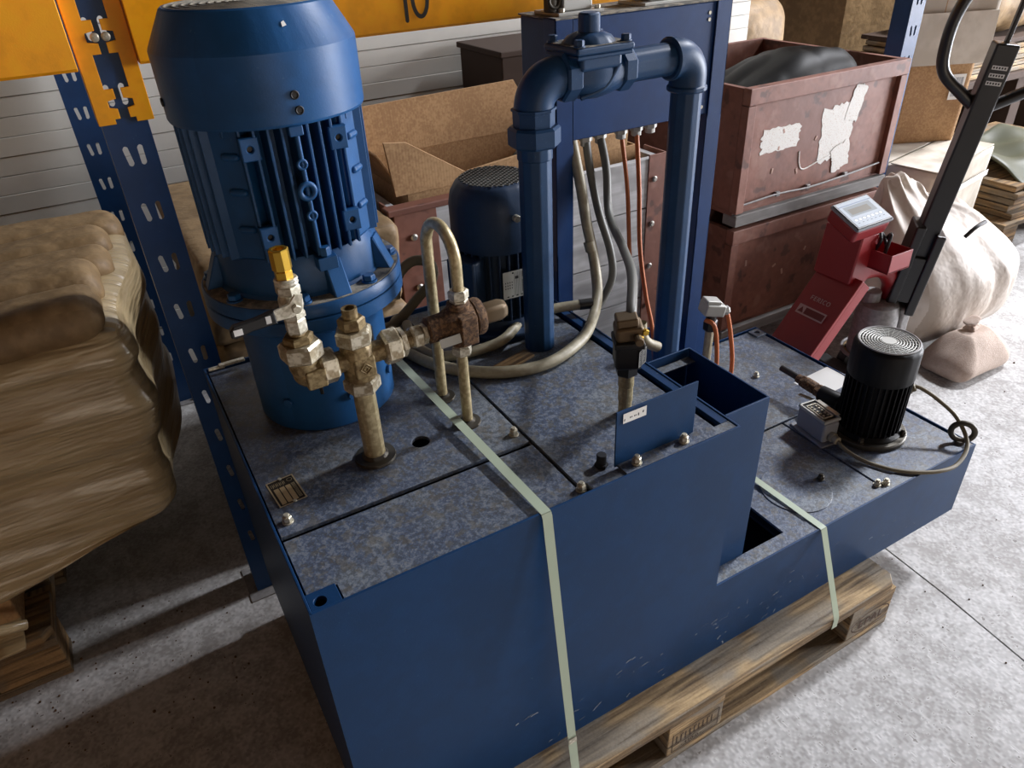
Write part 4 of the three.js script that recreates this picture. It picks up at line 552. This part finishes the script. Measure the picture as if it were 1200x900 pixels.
// ================================================================ WRAPPED LOAD at the left
{
  const t = thing('wrapped_load', 'tan film-wrapped load of stacked sacks on the shade-tinted pallet at the left', 'wrapped goods', [-0.95, 0.145, -1.3]);
  const bodyG = blob(1.68, 0.64, 0.7, [110, 64, 36], 0.055, (v) => {
    const b = vnoise(v.x * 3 + 5, v.y * 9, v.z * 3), f = vnoise(v.x * 1.4 + v.y * 3, v.y * 26 + v.x * 2.2, 3.3), s = vnoise(v.x * 9, v.y * 12, v.z * 9);
    const wz = ss(0.1, 0.4, v.z), wx = ss(0.5, 0.8, v.x), y0 = v.y; v.z += wz * (0.035 * (b - 0.5) + 0.026 * (f - 0.5) + 0.01 * s - 0.03 * ss(-0.24, -0.32, y0)); v.x += wx * (0.06 * (b - 0.5) + 0.02 * (f - 0.5) - 0.035 * ss(-0.1, -0.32, y0) + 0.06 * ss(0.25, -0.1, v.z)); v.y += 0.014 * (b - 0.5) + 0.1 * ss(0.35, 0.84, v.x) * ss(-0.12, -0.3, y0) + 0.03 * ss(-0.2, -0.3, y0);
  });
  part('film_cover', bodyG, M.film, t, [-0.945, 0.502, -1.19]);
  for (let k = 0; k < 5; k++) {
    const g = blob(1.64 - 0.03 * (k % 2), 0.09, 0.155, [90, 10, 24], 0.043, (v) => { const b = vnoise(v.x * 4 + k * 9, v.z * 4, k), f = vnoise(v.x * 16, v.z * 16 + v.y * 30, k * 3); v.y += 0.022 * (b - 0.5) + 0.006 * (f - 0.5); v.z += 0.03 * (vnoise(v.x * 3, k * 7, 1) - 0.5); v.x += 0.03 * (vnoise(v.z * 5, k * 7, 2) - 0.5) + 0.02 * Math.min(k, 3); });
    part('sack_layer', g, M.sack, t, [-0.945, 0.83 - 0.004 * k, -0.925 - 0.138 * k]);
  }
  part('load_base', span(-1.62, -0.52, 0.1445, 0.26, -1.5, -0.87, 0.006), M.card, t);
  const sk = blob(0.62, 0.012, 0.28, [40, 2, 18], 0.005, (v) => { v.y += 0.05 * (vnoise(v.x * 7, v.z * 7, 4) - 0.5) - 0.03 * ss(0, 0.14, v.z); }); part('film_skirt', sk, M.film, t, [-0.83, 0.188, -0.94]);
  part('film_skirt', tube([[-0.86, 0.2, -0.8], [-0.7, 0.21, -0.79], [-0.58, 0.225, -0.795], [-0.53, 0.215, -0.8], [-0.5, 0.2, -0.81]], 0.012, 30, 8), M.film, t);
}

{
  const t = thing('brown_bale', 'brown paper bale in shade between the rack post and the big motor', 'bale', [0.29, 0, -1.36]);
  for (let k = 0; k < 4; k++) part('paper_layer', blob(0.48, 0.212, 0.7, [30, 10, 40], 0.03, (v) => { v.z += 0.03 * (vnoise(v.x * 7, v.y * 12 + k * 3, 2) - 0.5); v.x += 0.02 * (vnoise(v.z * 7, v.y * 12 + k * 3, 6) - 0.5); }), M.sack, t, [0.29, 0.107 + k * 0.213, -1.3]);
}
// ================================================================ GREY BOARD CRATE with maroon corners, and the open carton in it
{
  const t = thing('wooden_crate', 'grey board crate with maroon bolted corner straps behind the tank', 'crate', [0.95, 0.2, -1.33]);
  const zf = -1.03; for (let k = 0; k < 4; k++) part('front_board', span(0.56, 1.415, 0.23 + k * 0.152, 0.23 + k * 0.152 + 0.149, zf - 0.024, zf, 0.002), M.greyWood, t);
  for (let k = 0; k < 4; k++) part('back_board', span(0.56, 1.415, 0.23 + k * 0.152, 0.23 + k * 0.152 + 0.149, zf - 0.624, zf - 0.6, 0.002), M.greyWood, t);
  for (const x of [0.56, 1.391]) part('end_board', span(x, x + 0.024, 0.23, 0.835, zf - 0.6, zf - 0.024, 0.002), M.greyWood, t);
  part('floor_board', span(0.56, 1.415, 0.2, 0.23, zf - 0.624, zf, 0.002), M.greyWood, t);
  for (const [x0, x1] of [[1.362, 1.428], [0.548, 0.665]]) { const c = part('corner_strap', merge([span(x0, x1, 0.24, 0.846, zf, zf + 0.005, 0.001), span(x1 < 1 ? x0 : x1 - 0.006, x1 < 1 ? x0 + 0.006 : x1, 0.24, 0.846, zf - 0.1, zf, 0.001)]), M.maroon, t); for (let k = 0; k < 4; k++) part('coach_bolt', cyl(0.0095, 0.008, 14, 0.004), M.steel, c, [(x0 + x1) / 2 - 0.012, 0.35 + k * 0.141, zf + 0.005], [Math.PI / 2, 0, 0]); }
  part('top_rail', span(0.53, 0.72, 0.838, 0.856, zf - 0.03, zf + 0.012, 0.004), M.maroon, t);
  for (const x of [0.62, 1.3]) part('runner', span(x, x + 0.09, 0, 0.2, zf - 0.62, zf - 0.02, 0.004), M.palletShadeTint, t);
}
{
  const t = thing('cardboard_box', 'open brown cardboard box with raised flaps inside the grey board crate', 'box', [1.02, 0.231, -1.33]); const th = 0.006;
  const x0 = 0.62, x1 = 1.37, z1 = -1.1, z0 = -1.5, y0 = 0.232, y1 = 0.862;
  part('front_wall', span(x0, x1, y0, y1, z1 - th, z1, 0.001), M.card, t); part('back_wall', span(x0, x1, y0, y1, z0, z0 + th, 0.001), M.card, t);
  part('left_wall', span(x0, x0 + th, y0, y1, z0 + th, z1 - th, 0.001), M.card, t); part('right_wall', span(x1 - th, x1, y0, y1, z0 + th, z1 - th, 0.001), M.card, t); part('bottom', span(x0, x1, y0 - 0.001, y0 + 0.005, z0, z1, 0), M.card, t);
  part('back_flap', boxUV(prism([[x0 - 0.02, 0], [1.27, 0], [1.185, 0.155], [x0 - 0.03, 0.145]], 0.006, [], 0.001)), M.card, t, [0, y1 - 0.004, z0], [-0.12, 0, 0]);
  part('front_flap', boxUV(prism([[0.585, 0.86], [0.57, 1.0], [0.63, 0.992], [0.79, 0.888], [0.79, 0.86]], 0.006, [], 0.001)), M.card, t, [0, 0.002, z1 + 0.001], [0, 0, 0]);
  part('front_flap', boxUV(prism([[0, 0], [0.16, 0], [0.16, 0.045], [0, 0.03]], 0.006, [], 0.001)), M.card, t, [0.796, y1 + 0.001, z1 - 0.002], [0.15, 0, 0]);
  part('front_flap', boxUV(prism([[0, 0], [0.36, 0], [0.36, 0.048], [0, 0.048]], 0.006, [], 0.001)), M.card, t, [0.97, y1 + 0.001, z1 - 0.002], [0.1, 0, 0]);
  part('left_flap', B(0.12, 0.006, 0.36, 0.001), M.card, t, [x0 - 0.03, y1 + 0.05, -1.31], [0, 0, -1.05]);
  part('tape_roll', at(new THREE.TorusGeometry(0.045, 0.02, 12, 30), 0, 0, 0), M.black, t, [1.02, 0.83, -1.2], [0.3, 0.5, 0]);
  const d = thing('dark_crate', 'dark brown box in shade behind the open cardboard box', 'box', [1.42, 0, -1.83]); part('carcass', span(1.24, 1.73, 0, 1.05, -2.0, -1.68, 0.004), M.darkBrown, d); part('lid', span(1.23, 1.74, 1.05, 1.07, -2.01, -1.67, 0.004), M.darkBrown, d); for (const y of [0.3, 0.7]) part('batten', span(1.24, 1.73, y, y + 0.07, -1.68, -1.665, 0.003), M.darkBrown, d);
}

// ================================================================ TWO MAROON CRATES, one on the other
{
  const x0 = 1.752, x1 = 2.512, zf = -1.03, zb = -1.72;
  const make = (yb, h, label, open) => {
    const t = thing('maroon_crate', label, 'crate', [(x0 + x1) / 2, yb, (zf + zb) / 2], 'stacked maroon crates'); const y1 = yb + h;
    part('front_panel', span(x0 + 0.03, x1 - 0.03, yb + 0.05, y1 - 0.045, zf - 0.034, zf - 0.02, 0.001), M.maroon, t); part('back_panel', span(x0, x1, yb + 0.05, y1, zb, zb + 0.02, 0.001), M.maroonDark, t);
    for (const x of [x0, x1 - 0.02]) part('end_panel', span(x, x + 0.02, yb + 0.05, y1 - 0.002, zb + 0.02, zf - 0.034, 0.001), M.maroonDark, t);
    part('floor_panel', span(x0, x1, yb + 0.035, yb + 0.05, zb, zf - 0.02, 0.001), M.maroonDark, t);
    part('top_rail', span(x0, x1, y1 - 0.052, y1, zf - 0.034, zf, 0.003), M.maroon, t);
    for (const x of [x0, x1 - 0.034]) part('corner_post', span(x, x + 0.034, yb + 0.045, y1 - 0.053, zf - 0.034, zf - 0.002, 0.002), M.maroon, t);
    part('bottom_runner', span(x0, x1, yb, yb + 0.04, zf - 0.06, zf + 0.002, 0.003), M.runnerGrey, t); part('bottom_runner', span(x0, x1, yb, yb + 0.034, zb, zb + 0.06, 0.003), M.greyWood, t);
    for (let k = 0; k < 5; k++) { const rx = x0 + 0.1 + rand() * 0.55, ry = yb + 0.12 + rand() * 0.2; part('scuff', boxUV(blob(0.012 + rand() * 0.012, 0.009, 0.0024, [6, 6, 1], 0.0011, () => {})), M.scuff, t, [rx, ry, zf - 0.0195], [0, 0, rand() * 2]); }
    return t;
  };
  make(0.085, 0.43, 'lower maroon crate with grey bottom runner, behind the red pallet truck'); const up = make(0.53, 0.447, 'upper maroon crate with torn white labels, open on top');
  part('edge_highlight_wire', tube([[1.79, 0.6, -1.04], [1.95, 0.607, -1.038], [2.1, 0.6, -1.038], [2.28, 0.607, -1.038], [2.47, 0.62, -1.04]], 0.0035, 40, 8), M.iron, up); for (const [x, y] of [[1.95, 0.606], [2.1, 0.602], [2.29, 0.61]]) part('wire_clip', B(0.018, 0.016, 0.012, 0.002), M.iron, up, [x, y, -1.042]);  // added wire imitates a thin highlight along the panel edge
  const torn = (w, h, seed, f) => { const r = rng(seed), p = []; const N = 46; for (let i = 0; i < N; i++) { const a = i / N * 2 * Math.PI, [ux, uy] = f(a); const j = 1 - 0.16 * r(); p.push([ux * w / 2 * j, uy * h / 2 * j]); } return prism(p, 0.0008); };
  const sq = (a) => { const c = Math.cos(a), s = Math.sin(a), m = Math.max(Math.abs(c), Math.abs(s)); return [c / m, s / m]; };
  const lm = std({ map: texture(256, (i) => { const v = nC[(i % 256) * 2 + Math.floor(i / 256) * 1024], c = mix([208, 206, 200], [236, 236, 232], v); return v > 0.72 ? [186, 170, 158] : c; }, 0.2), roughness: 0.8 });
  const zl = zf - 0.0195; part('torn_label', torn(0.19, 0.085, 5, sq), lm, up, [1.935, 0.795, zl], [0, 0, 0.0]); part('torn_label', torn(0.17, 0.2, 8, sq), lm, up, [2.21, 0.77, zl], [0, 0, 0.06]); part('torn_label', torn(0.07, 0.13, 12, sq), lm, up, [2.285, 0.86, zl + 0.0009], [0, 0, -0.25]); part('torn_label', torn(0.09, 0.1, 14, sq), lm, up, [2.25, 0.68, zl + 0.0018], [0, 0, 0.3]);
  part('torn_strip', tube([[2.035, 0.735, zl], [2.045, 0.69, zl], [2.07, 0.668, zl], [2.14, 0.683, zl], [2.2, 0.695, zl]], 0.003, 30, 6), lm, up);
  const b = thing('black_sack', 'black plastic sack bulging from the open top of the upper maroon crate', 'sack', [2.1, 0.6, -1.32]);
  part('sack', blob(0.64, 0.4, 0.46, [50, 24, 34], 0.1, (v) => { const up = v.y > 0 ? 1 : 0; v.y += up * (0.085 * ss(-0.3, 0.12, v.x) - 0.02 * ss(0.2, 0.32, v.x) - 0.05 * ss(0.05, -0.2, v.z) + 0.05 * (vnoise(v.x * 4 + 2, v.z * 4, 2) - 0.5) + 0.02 * Math.abs(vnoise(v.x * 9 + v.z * 5, v.z * 9, 7) - 0.5)); v.z += 0.03 * (vnoise(v.x * 5, v.y * 5, 5) - 0.5); }), M.plasticBlack, b, [2.09, 0.72, -1.33]);
  // goods in shade beyond the crates
  const s1 = thing('brown_sack', 'brown sack with a knotted corner in shade behind the maroon crates', 'sack', [2.8, 0.64, -2.46]);
  const S = thing('carton_stack_pallet', 'brown wooden pallet deck under the shaded brown sack', 'pallet', [3.0, 0, -2.5]); for (let k = 0; k < 5; k++) part('deck_board', span(2.3, 3.3, 0.62, 0.64, -2.84 + k * 0.14, -2.84 + k * 0.14 + 0.12, 0.002), M.palletShadeTint, S); for (const x of [2.32, 2.76, 3.2]) part('block', span(x, x + 0.09, 0, 0.62, -2.82, -2.18, 0.004), M.palletShadeTint, S);
  part('sack_body', blob(0.85, 0.4, 0.5, [40, 24, 30], 0.12, (v) => { v.y += 0.04 * (vnoise(v.x * 5, v.z * 5, 3) - 0.5); v.z += 0.03 * (vnoise(v.x * 6, v.y * 6, 7) - 0.5); }), M.sack, s1, [2.82, 0.85, -2.46]); part('knot', blob(0.09, 0.1, 0.08, [10, 10, 10], 0.035, (v) => { v.x += 0.02 * v.y * 8; }), M.sack, s1, [2.44, 1.06, -2.38], [0, 0, 0.5]);
}

// ================================================================ CARTONS at the right
{
  // each carton is built at the origin (front face at z = 0, left edge at x = 0) and turned about its front left edge
  const box = (label, x, y, z, turn, w, h, d, mat, extra) => { const t = thing('carton', label, 'box', [x, y, z]); const seed = x * 3 + y;
    part('body', blob(w, h, d, [18, 14, 14], 0.006, (v) => { v.z += 0.012 * (vnoise(v.x * 5 + seed, v.y * 5, 1) - 0.5); v.x += 0.012 * (vnoise(v.z * 5, v.y * 5 + seed, 4) - 0.5); }), mat, t, [x + w / 2, y + h / 2, z - d / 2]);
    if (extra) extra(t, (n, g, m, px, py, pz, rot) => part(n, g, m, t, [x + px, y + py, z + pz], rot)); t.rotation.y = turn; return t; };
  box('wide pale film-wrapped carton on the floor behind the white bag, lowest of three', 2.88, 0.1, -1.04, 0.2, 0.56, 0.395, 0.42, M.cardPale, (t, q) => {
    q('lid_flap', B(0.56, 0.004, 0.2, 0.001), M.cardPale, 0.28, 0.402, -0.1, [0.02, 0, 0]); q('lid_flap', B(0.56, 0.004, 0.2, 0.001), M.cardPale, 0.28, 0.402, -0.315);
    for (const x of [0.05, 0.5]) q('foot_block', B(0.1, 0.0995, 0.36, 0.003), M.palletWood[1], x, -0.05, -0.2); q('tape_band', B(0.55, 0.025, 0.003, 0.001), M.white, 0.28, 0.28, 0.008); });
  box('brown carton with small barcode label between two pale cartons', 3.07, 0.505, -1.41, -0.45, 0.29, 0.34, 0.2, M.card, (t, q) => {
    q('barcode_label', at(new THREE.PlaneGeometry(0.06, 0.105), 0, 0, 0), decal(canvasTex(140, 200, (c) => { c.fillStyle = '#ecece8'; c.fillRect(0, 0, 140, 200); c.fillStyle = '#6b7480'; const r = rng(3); for (let x = 22; x < 118; x += 6) c.fillRect(x, 24, 2 + r() * 3, 150); }), { transparent: false }), 0.235, 0.235, 0.0075); });
  box('tall pale carton on top of the brown carton, topmost of three', 3.05, 0.85, -1.4, -0.45, 0.33, 0.4, 0.2, M.cardPale, (t, q) => { q('hanging_flap', B(0.33, 0.2, 0.005, 0.001), M.cardPale, 0.165, 0.09, 0.018, [-0.06, 0, 0]); q('crease', B(0.003, 0.34, 0.003, 0.001), M.card, 0.1, 0.2, 0.009); });
}

// ================================================================ far pallets at the right edge
{
  const m = (k) => M.palletWood[k % 3];
  const t = thing('loaded_pallet', 'wooden pallet with film-covered flat boards at the right edge', 'pallet', [3.95, 0, -1.25]);
  for (let k = 0; k < 3; k++) part('deck_board', span(3.5, 4.6, 0.118, 0.14, -1.85 + k * 0.28, -1.85 + k * 0.28 + 0.26, 0.003), M.palletShadeTint, t); for (const x of [3.52, 4.0, 4.45]) part('block', span(x, x + 0.12, 0.02, 0.118, -1.8, -1.04, 0.004), M.palletShadeTint, t);
  for (let k = 0; k < 5; k++) part('board_layer', span(3.56 + rand() * 0.03, 4.6, 0.142 + k * 0.032, 0.17 + k * 0.032, -1.8, -1.05 - rand() * 0.03, 0.004), M.palletShadeTint, t);
  part('film_sheet', blob(0.7, 0.02, 0.5, [30, 2, 24], 0.008, (v) => { v.y += 0.07 * (vnoise(v.x * 6, v.z * 6, 9) - 0.5) - 0.1 * ss(0.1, 0.3, v.z); }), M.dullFilm, t, [4.0, 0.36, -1.3]);
  const u = thing('plank_stack', 'stack of pale sawn planks and dark board beyond the handle of the pallet truck', 'planks', [4.9, 0, -2.1]);
  for (const x of [4.2, 4.9, 5.5]) part('leg', span(x, x + 0.1, 0, 0.52, -2.5, -1.9, 0.004), M.darkBrown, u); part('base_board', span(4.12, 5.7, 0.52, 0.56, -2.55, -1.8, 0.004), M.darkBrown, u);
  for (let k = 0; k < 5; k++) part('plank', span(4.16 + rand() * 0.12, 5.65, 0.562 + k * 0.03, 0.588 + k * 0.03, -2.5, -1.82 - rand() * 0.04, 0.003), m(k), u);
  part('dark_board', span(4.17, 5.6, 0.72, 0.745, -2.5, -1.83, 0.004), M.darkBrown, u);
  const g = thing('film_bundle', 'crumpled brown bundle on top of the plank stack', 'bundle', [4.9, 0.745, -2.16]); part('bundle', blob(1.0, 0.42, 0.55, [60, 26, 30], 0.16, (v) => { const n = vnoise(v.x * 7, v.y * 7, v.z * 7); v.multiplyScalar(0.93 + 0.16 * n); }), M.sack, g, [4.85, 0.968, -2.16]);
  const d = thing('brown_stack', 'brown stack of boxes in shade at the far right', 'boxes', [5.2, 0, -3.2]); for (let k = 0; k < 3; k++) for (let i = 0; i < 3; i++) part('box', span(4.3 + i * 0.82, 5.1 + i * 0.82, k * 0.5, k * 0.5 + 0.49, -3.4, -2.75, 0.006), M.sack, d);
}

// ================================================================ PALLET TRUCK with scale
{
  const t = thing('pallet_truck', 'red pallet truck with weighing display and black pulling handle', 'pallet truck', [2.06, 0, -0.64]);
  const P = (n, g, m, par = t, pos = [0, 0, 0], rot = [0, 0, 0], lb) => part(n, g, m, par, pos, rot, lb);
  // sloping back plate of the fork frame: width along z
  const sl = P('sloping_frame', merge([boxUV(prism([[1.585, 0.155], [1.857, 0.475], [1.869, 0.466], [1.6, 0.148]], 0.155, [], 0.002)), at(boxUV(prism([[1.6, 0.148], [1.869, 0.466], [1.9, 0.44], [1.63, 0.12]], 0.012, [], 0.001)), 0, 0, 0.143), boxUV(prism([[1.6, 0.148], [1.869, 0.466], [1.9, 0.44], [1.63, 0.12]], 0.012, [], 0.001))]), M.red, t, [0, 0, -0.742]);
  const ang = Math.atan2(0.32, 0.272);
  P('warning_sticker', at(new THREE.PlaneGeometry(0.105, 0.032), 0, 0, 0), decal(canvasTex(320, 100, (c) => { c.fillStyle = '#b9958e'; c.fillRect(0, 0, 320, 100); c.fillStyle = '#6b2320'; c.fillRect(88, 16, 218, 68); c.beginPath(); c.moveTo(46, 18); c.lineTo(78, 80); c.lineTo(14, 80); c.fill(); })), sl, [1.757, 0.3575, -0.668], [0, 0, 0]);
  P('maker_lettering', at(new THREE.PlaneGeometry(0.105, 0.032), 0, 0, 0), decal(canvasTex(320, 100, (c) => { c.fillStyle = '#b98f88'; c.font = 'bold 66px sans-serif'; c.textBaseline = 'middle'; c.textAlign = 'center'; c.fillText('FERICO', 160, 52); })), sl, [1.7875, 0.394, -0.664]);
  for (const o of sl.children) { const m = new THREE.Matrix4().makeBasis(new THREE.Vector3(0, 0, 1), new THREE.Vector3(Math.cos(ang), Math.sin(ang), 0), new THREE.Vector3(-Math.sin(ang), Math.cos(ang), 0)); o.quaternion.setFromRotationMatrix(m); o.position.x -= 0.0035 * Math.sin(ang); o.position.y += 0.0035 * Math.cos(ang); }
  P('fork', span(1.62, 2.0, 0.055, 0.11, -0.9, -0.76, 0.01), M.red); P('fork', span(1.62, 1.89, 0.055, 0.11, -0.62, -0.5, 0.01), M.red); P('axle_frame', span(1.9, 1.96, 0.06, 0.12, -0.8, -0.56, 0.008), M.black);
  const col = P('column', boxUV(prism([[1.83, 0.46], [1.85, 0.615], [1.925, 0.605], [1.93, 0.47], [1.9, 0.44]], 0.13, [], 0.004)), M.red, t, [0, 0, -0.745]);
  P('arm', tube([[1.88, 0.462, -0.645], [1.96, 0.47, -0.64], [2.03, 0.45, -0.635], [2.075, 0.4, -0.63], [2.085, 0.34, -0.63]], 0.03, 30, 12), M.red);
  const tray = P('tray', merge([span(1.9, 2.0, 0.5, 0.506, -0.67, -0.54, 0.001), span(1.9, 1.905, 0.5, 0.56, -0.67, -0.54, 0.002), span(1.996, 2.0, 0.5, 0.56, -0.67, -0.54, 0.002), span(1.9, 2.0, 0.5, 0.56, -0.545, -0.54, 0.002), span(1.9, 2.0, 0.5, 0.56, -0.67, -0.665, 0.002)]), M.red);
  P('coiled_lead', tube([[1.93, 0.54, -0.62], [1.92, 0.585, -0.6], [1.945, 0.6, -0.62], [1.955, 0.56, -0.6], [1.935, 0.53, -0.59], [1.95, 0.6, -0.59], [1.97, 0.57, -0.62]], 0.0055, 60, 8), M.black, tray);
  // display head faces up and to the camera
  const hd = P('display_head', B(0.137, 0.05, 0.118, 0.012), M.red, t, [1.868, 0.645, -0.655], [0.36, -0.05, 0.1]);
  hd.updateWorldMatrix(true, false); const on = (n, g, m, x, y, z) => { const o = P(n, g, m, hd); o.position.set(x, y, z); o.rotation.set(0, 0, 0); o.updateMatrix(); return o; };
  on('display_bezel', B(0.142, 0.012, 0.122, 0.006), M.greyPlastic, 0, 0.027, 0); on('display_glass_frame', B(0.134, 0.003, 0.114, 0.001), M.black, 0, 0.0335, 0);
  on('display_face', at(new THREE.PlaneGeometry(0.124, 0.104), 0, 0, 0, -Math.PI / 2, 0, 0), phy({ roughness: 0.5, specularIntensity: 0.4, map: canvasTex(360, 272, (c) => { c.fillStyle = '#bcc6d0'; c.fillRect(0, 0, 360, 272); c.fillStyle = '#8d9599'; c.fillRect(34, 48, 292, 110); c.fillStyle = '#7a7466'; c.fillRect(60, 78, 220, 62); c.fillStyle = '#7f8fa6'; c.fillRect(0, 30, 360, 10); for (let i = 0; i < 7; i++) { c.fillStyle = '#e8eef2'; c.beginPath(); c.ellipse(42 + i * 46, 200, 19, 15, 0, 0, 7); c.fill(); c.strokeStyle = '#6c7684'; c.lineWidth = 3; c.stroke(); c.fillStyle = '#59626e'; c.fillRect(34 + i * 46, 230, 20, 6); } }) }), 0, 0.0355, 0);
  // hydraulic pump, spring, steering wheel and handle
  const px = 2.06, pz = -0.63;
  const pump = P('pump_body', merge([at(lathe([[0, 0.15], [0.068, 0.15], [0.07, 0.16], [0.067, 0.3], [0.06, 0.33], [0.045, 0.34], [0, 0.34]], 26), -0.02, 0, 0), at(B(0.05, 0.16, 0.09, 0.012), 0.045, 0.24, 0.02), at(cyl(0.028, 0.045), -0.04, 0.33, -0.02), at(cyl(0.03, 0.04), 0.08, 0.16, 0.01)]), M.iron, t, [px, 0, pz]);
  const spr = []; for (let i = 0; i <= 80; i++) { const a = i / 80 * 5 * 2 * Math.PI; spr.push([0.085 + 0.024 * Math.cos(a), 0.2 + 0.1 * i / 80, 0.012 + 0.024 * Math.sin(a)]); } P('pump_spring', merge([tube(spr, 0.005, 160, 6), at(cyl(0.014, 0.13), 0.085, 0.2, 0.012)]), M.steel, pump, [px, 0, pz]);
  P('turntable', cyl(0.085, 0.012, 36), M.tan, t, [px - 0.01, 0.138, pz]); P('turntable_ring', at(new THREE.TorusGeometry(0.09, 0.006, 8, 40), 0, 0, 0, Math.PI / 2, 0, 0), M.iron, t, [px - 0.01, 0.15, pz]); P('foot_pedal', B(0.12, 0.012, 0.045, 0.005), M.iron, t, [px - 0.09, 0.1, pz + 0.06], [0, 0.4, 0.1]);
  for (const z of [-0.045, 0.045]) P('steer_wheel', merge([at(cyl(0.085, 0.045, 34, 0.008), 0, 0, 0), at(cyl(0.05, 0.05, 28), 0, -0.0025, 0)]), M.black, t, [px - 0.01, 0.086, pz + z - 0.022], [Math.PI / 2, 0, 0]);
  const h = P('handle', merge([boxUV(at(B(0.06, 0.72, 0.06, 0.006), 0, 0.44, 0)), boxUV(at(B(0.03, 0.3, 0.1, 0.006), -0.032, 0.13, 0)), boxUV(at(B(0.03, 0.28, 0.1, 0.006), 0.032, 0.12, 0)), boxUV(at(B(0.05, 0.16, 0.085, 0.006), 0, 0.1, 0))]), M.handleBlack, t, [2.11, 0.32, -0.61], [0.02, -0.8, -0.1]);
  h.updateWorldMatrix(true, false);
  const loop = [[0, 0.62, 0], [-0.06, 0.66, 0], [-0.125, 0.71, 0], [-0.145, 0.78, 0], [-0.145, 0.86, 0], [-0.12, 0.93, 0], [-0.06, 0.965, 0], [0, 0.97, 0], [0.06, 0.965, 0], [0.12, 0.93, 0], [0.145, 0.86, 0], [0.145, 0.78, 0], [0.125, 0.71, 0], [0.06, 0.66, 0], [0, 0.62, 0]];
  const hl = P('grip_loop', tube(loop, 0.0165, 90, 14), M.handleBlack, h); hl.position.set(0, 0, 0); hl.rotation.set(0, 0, 0); const hb = P('release_lever', B(0.012, 0.2, 0.02, 0.004), M.handleBlack, h); hb.position.set(0, 0.86, 0); hb.rotation.set(0, 0, 0);
  const st = P('handle_sticker', at(new THREE.PlaneGeometry(0.045, 0.06), 0, 0, 0), decal(canvasTex(90, 120, (c) => { c.fillStyle = '#d8d8d4'; for (let i = 0; i < 3; i++) c.fillRect(6, 8 + i * 40, 78, 22); c.fillStyle = '#222'; for (let i = 0; i < 3; i++) for (let k = 0; k < 5; k++) c.fillRect(12 + k * 14, 14 + i * 40, 8, 10); })), h); st.position.set(0, 0.72, 0.0312); st.rotation.set(0, 0, 0);
}

// ================================================================ BAGS on the floor at the right
{
  const t = thing('white_bag', 'large translucent white plastic bag slumped against the maroon crate', 'bag', [2.62, 0, -0.8]);
  part('bag_body', blob(0.66, 0.66, 0.42, [70, 70, 46], 0.19, (v) => {
    const h = (v.y + 0.33) / 0.66, up = ss(0.35, 1, h), a = Math.atan2(v.z, v.x), g = vnoise(Math.cos(a) * 5 + 9, h * 2.4, Math.sin(a) * 5), f = vnoise(v.x * 9 + 3, v.y * 5, v.z * 9);
    const k = 1 + 0.1 * (g - 0.5) + 0.05 * (f - 0.5), xr = v.x; v.x = v.x * k * (1 - 0.5 * up) - 0.17 * ss(0.3, 1, h); v.z = v.z * k * (1 - 0.8 * ss(0.4, 1, h)) - 0.08 * up + 0.07 * h * h * (vnoise(xr * 16, h * 2, 3) - 0.5);
    v.y += 0.03 * (f - 0.5) - 0.1 * ss(0.7, 1, h) * ss(-0.2, 0.2, xr) + 0.03 * ss(0.8, 1, h) * (vnoise(xr * 20, 1, 2) - 0.5); if (v.y < -0.325) v.y = -0.325;
  }), M.whiteBag, t, [2.6, 0.328, -0.79]);
  part('tie_cord', tube([[2.45, 0.46, -0.64], [2.48, 0.49, -0.63], [2.53, 0.5, -0.63]], 0.007, 16, 8), M.black, t);
  const s = thing('small_bag', 'small sand coloured sack with tied neck on the floor before the white bag', 'bag', [2.44, 0, -0.57]);
  part('sack_body', blob(0.36, 0.15, 0.24, [36, 20, 26], 0.07, (v) => { const h = (v.y + 0.075) / 0.15; v.x *= 1 - 0.55 * h; v.z *= 1 - 0.55 * h; const f = vnoise(v.x * 14, v.y * 14, v.z * 14); v.x *= 0.95 + 0.1 * f; v.y += 0.012 * (f - 0.5); if (v.y < -0.074) v.y = -0.074; }), M.sandBag, s, [2.46, 0.075, -0.52]); part('tied_neck', blob(0.05, 0.045, 0.04, [12, 10, 12], 0.012, (v) => { const q = 0.45 + 0.9 * Math.abs(v.y) / 0.0225 + 0.5 * (vnoise(v.x * 90, v.z * 90, 1) - 0.5); v.x *= q; v.z *= q; }), M.sandBag, s, [2.46, 0.165, -0.53], [0, 0, 0.3]);
  const c = []; const r = rng(77); for (let i = 0; i < 240; i++) { const left = i < 120, x = left ? -0.75 + r() * 0.65 : 1.3 + r() * 2.4, z = left ? -0.95 + r() * 0.45 : -0.9 + r() * 1.2, k = 0.0012 + r() * r() * (left ? 0.003 : 0.004); c.push(at(new THREE.IcosahedronGeometry(k, 0), x, k * 0.6, z, r(), r(), r())); }
  for (const [x, z] of [[3.1, -0.95], [3.2, -0.9], [3.05, -0.85]]) c.push(at(new THREE.BoxGeometry(0.02, 0.005, 0.008), x, 0.003, z, 0, r() * 3, 0));
  const d = thing('floor_debris', 'small dark grit and chips scattered on the concrete floor', 'grit', [0, 0, 0], null, 'stuff'); part('grit', boxUV(merge(c)), M.rust, d);
}
renderer.render(scene, camera);
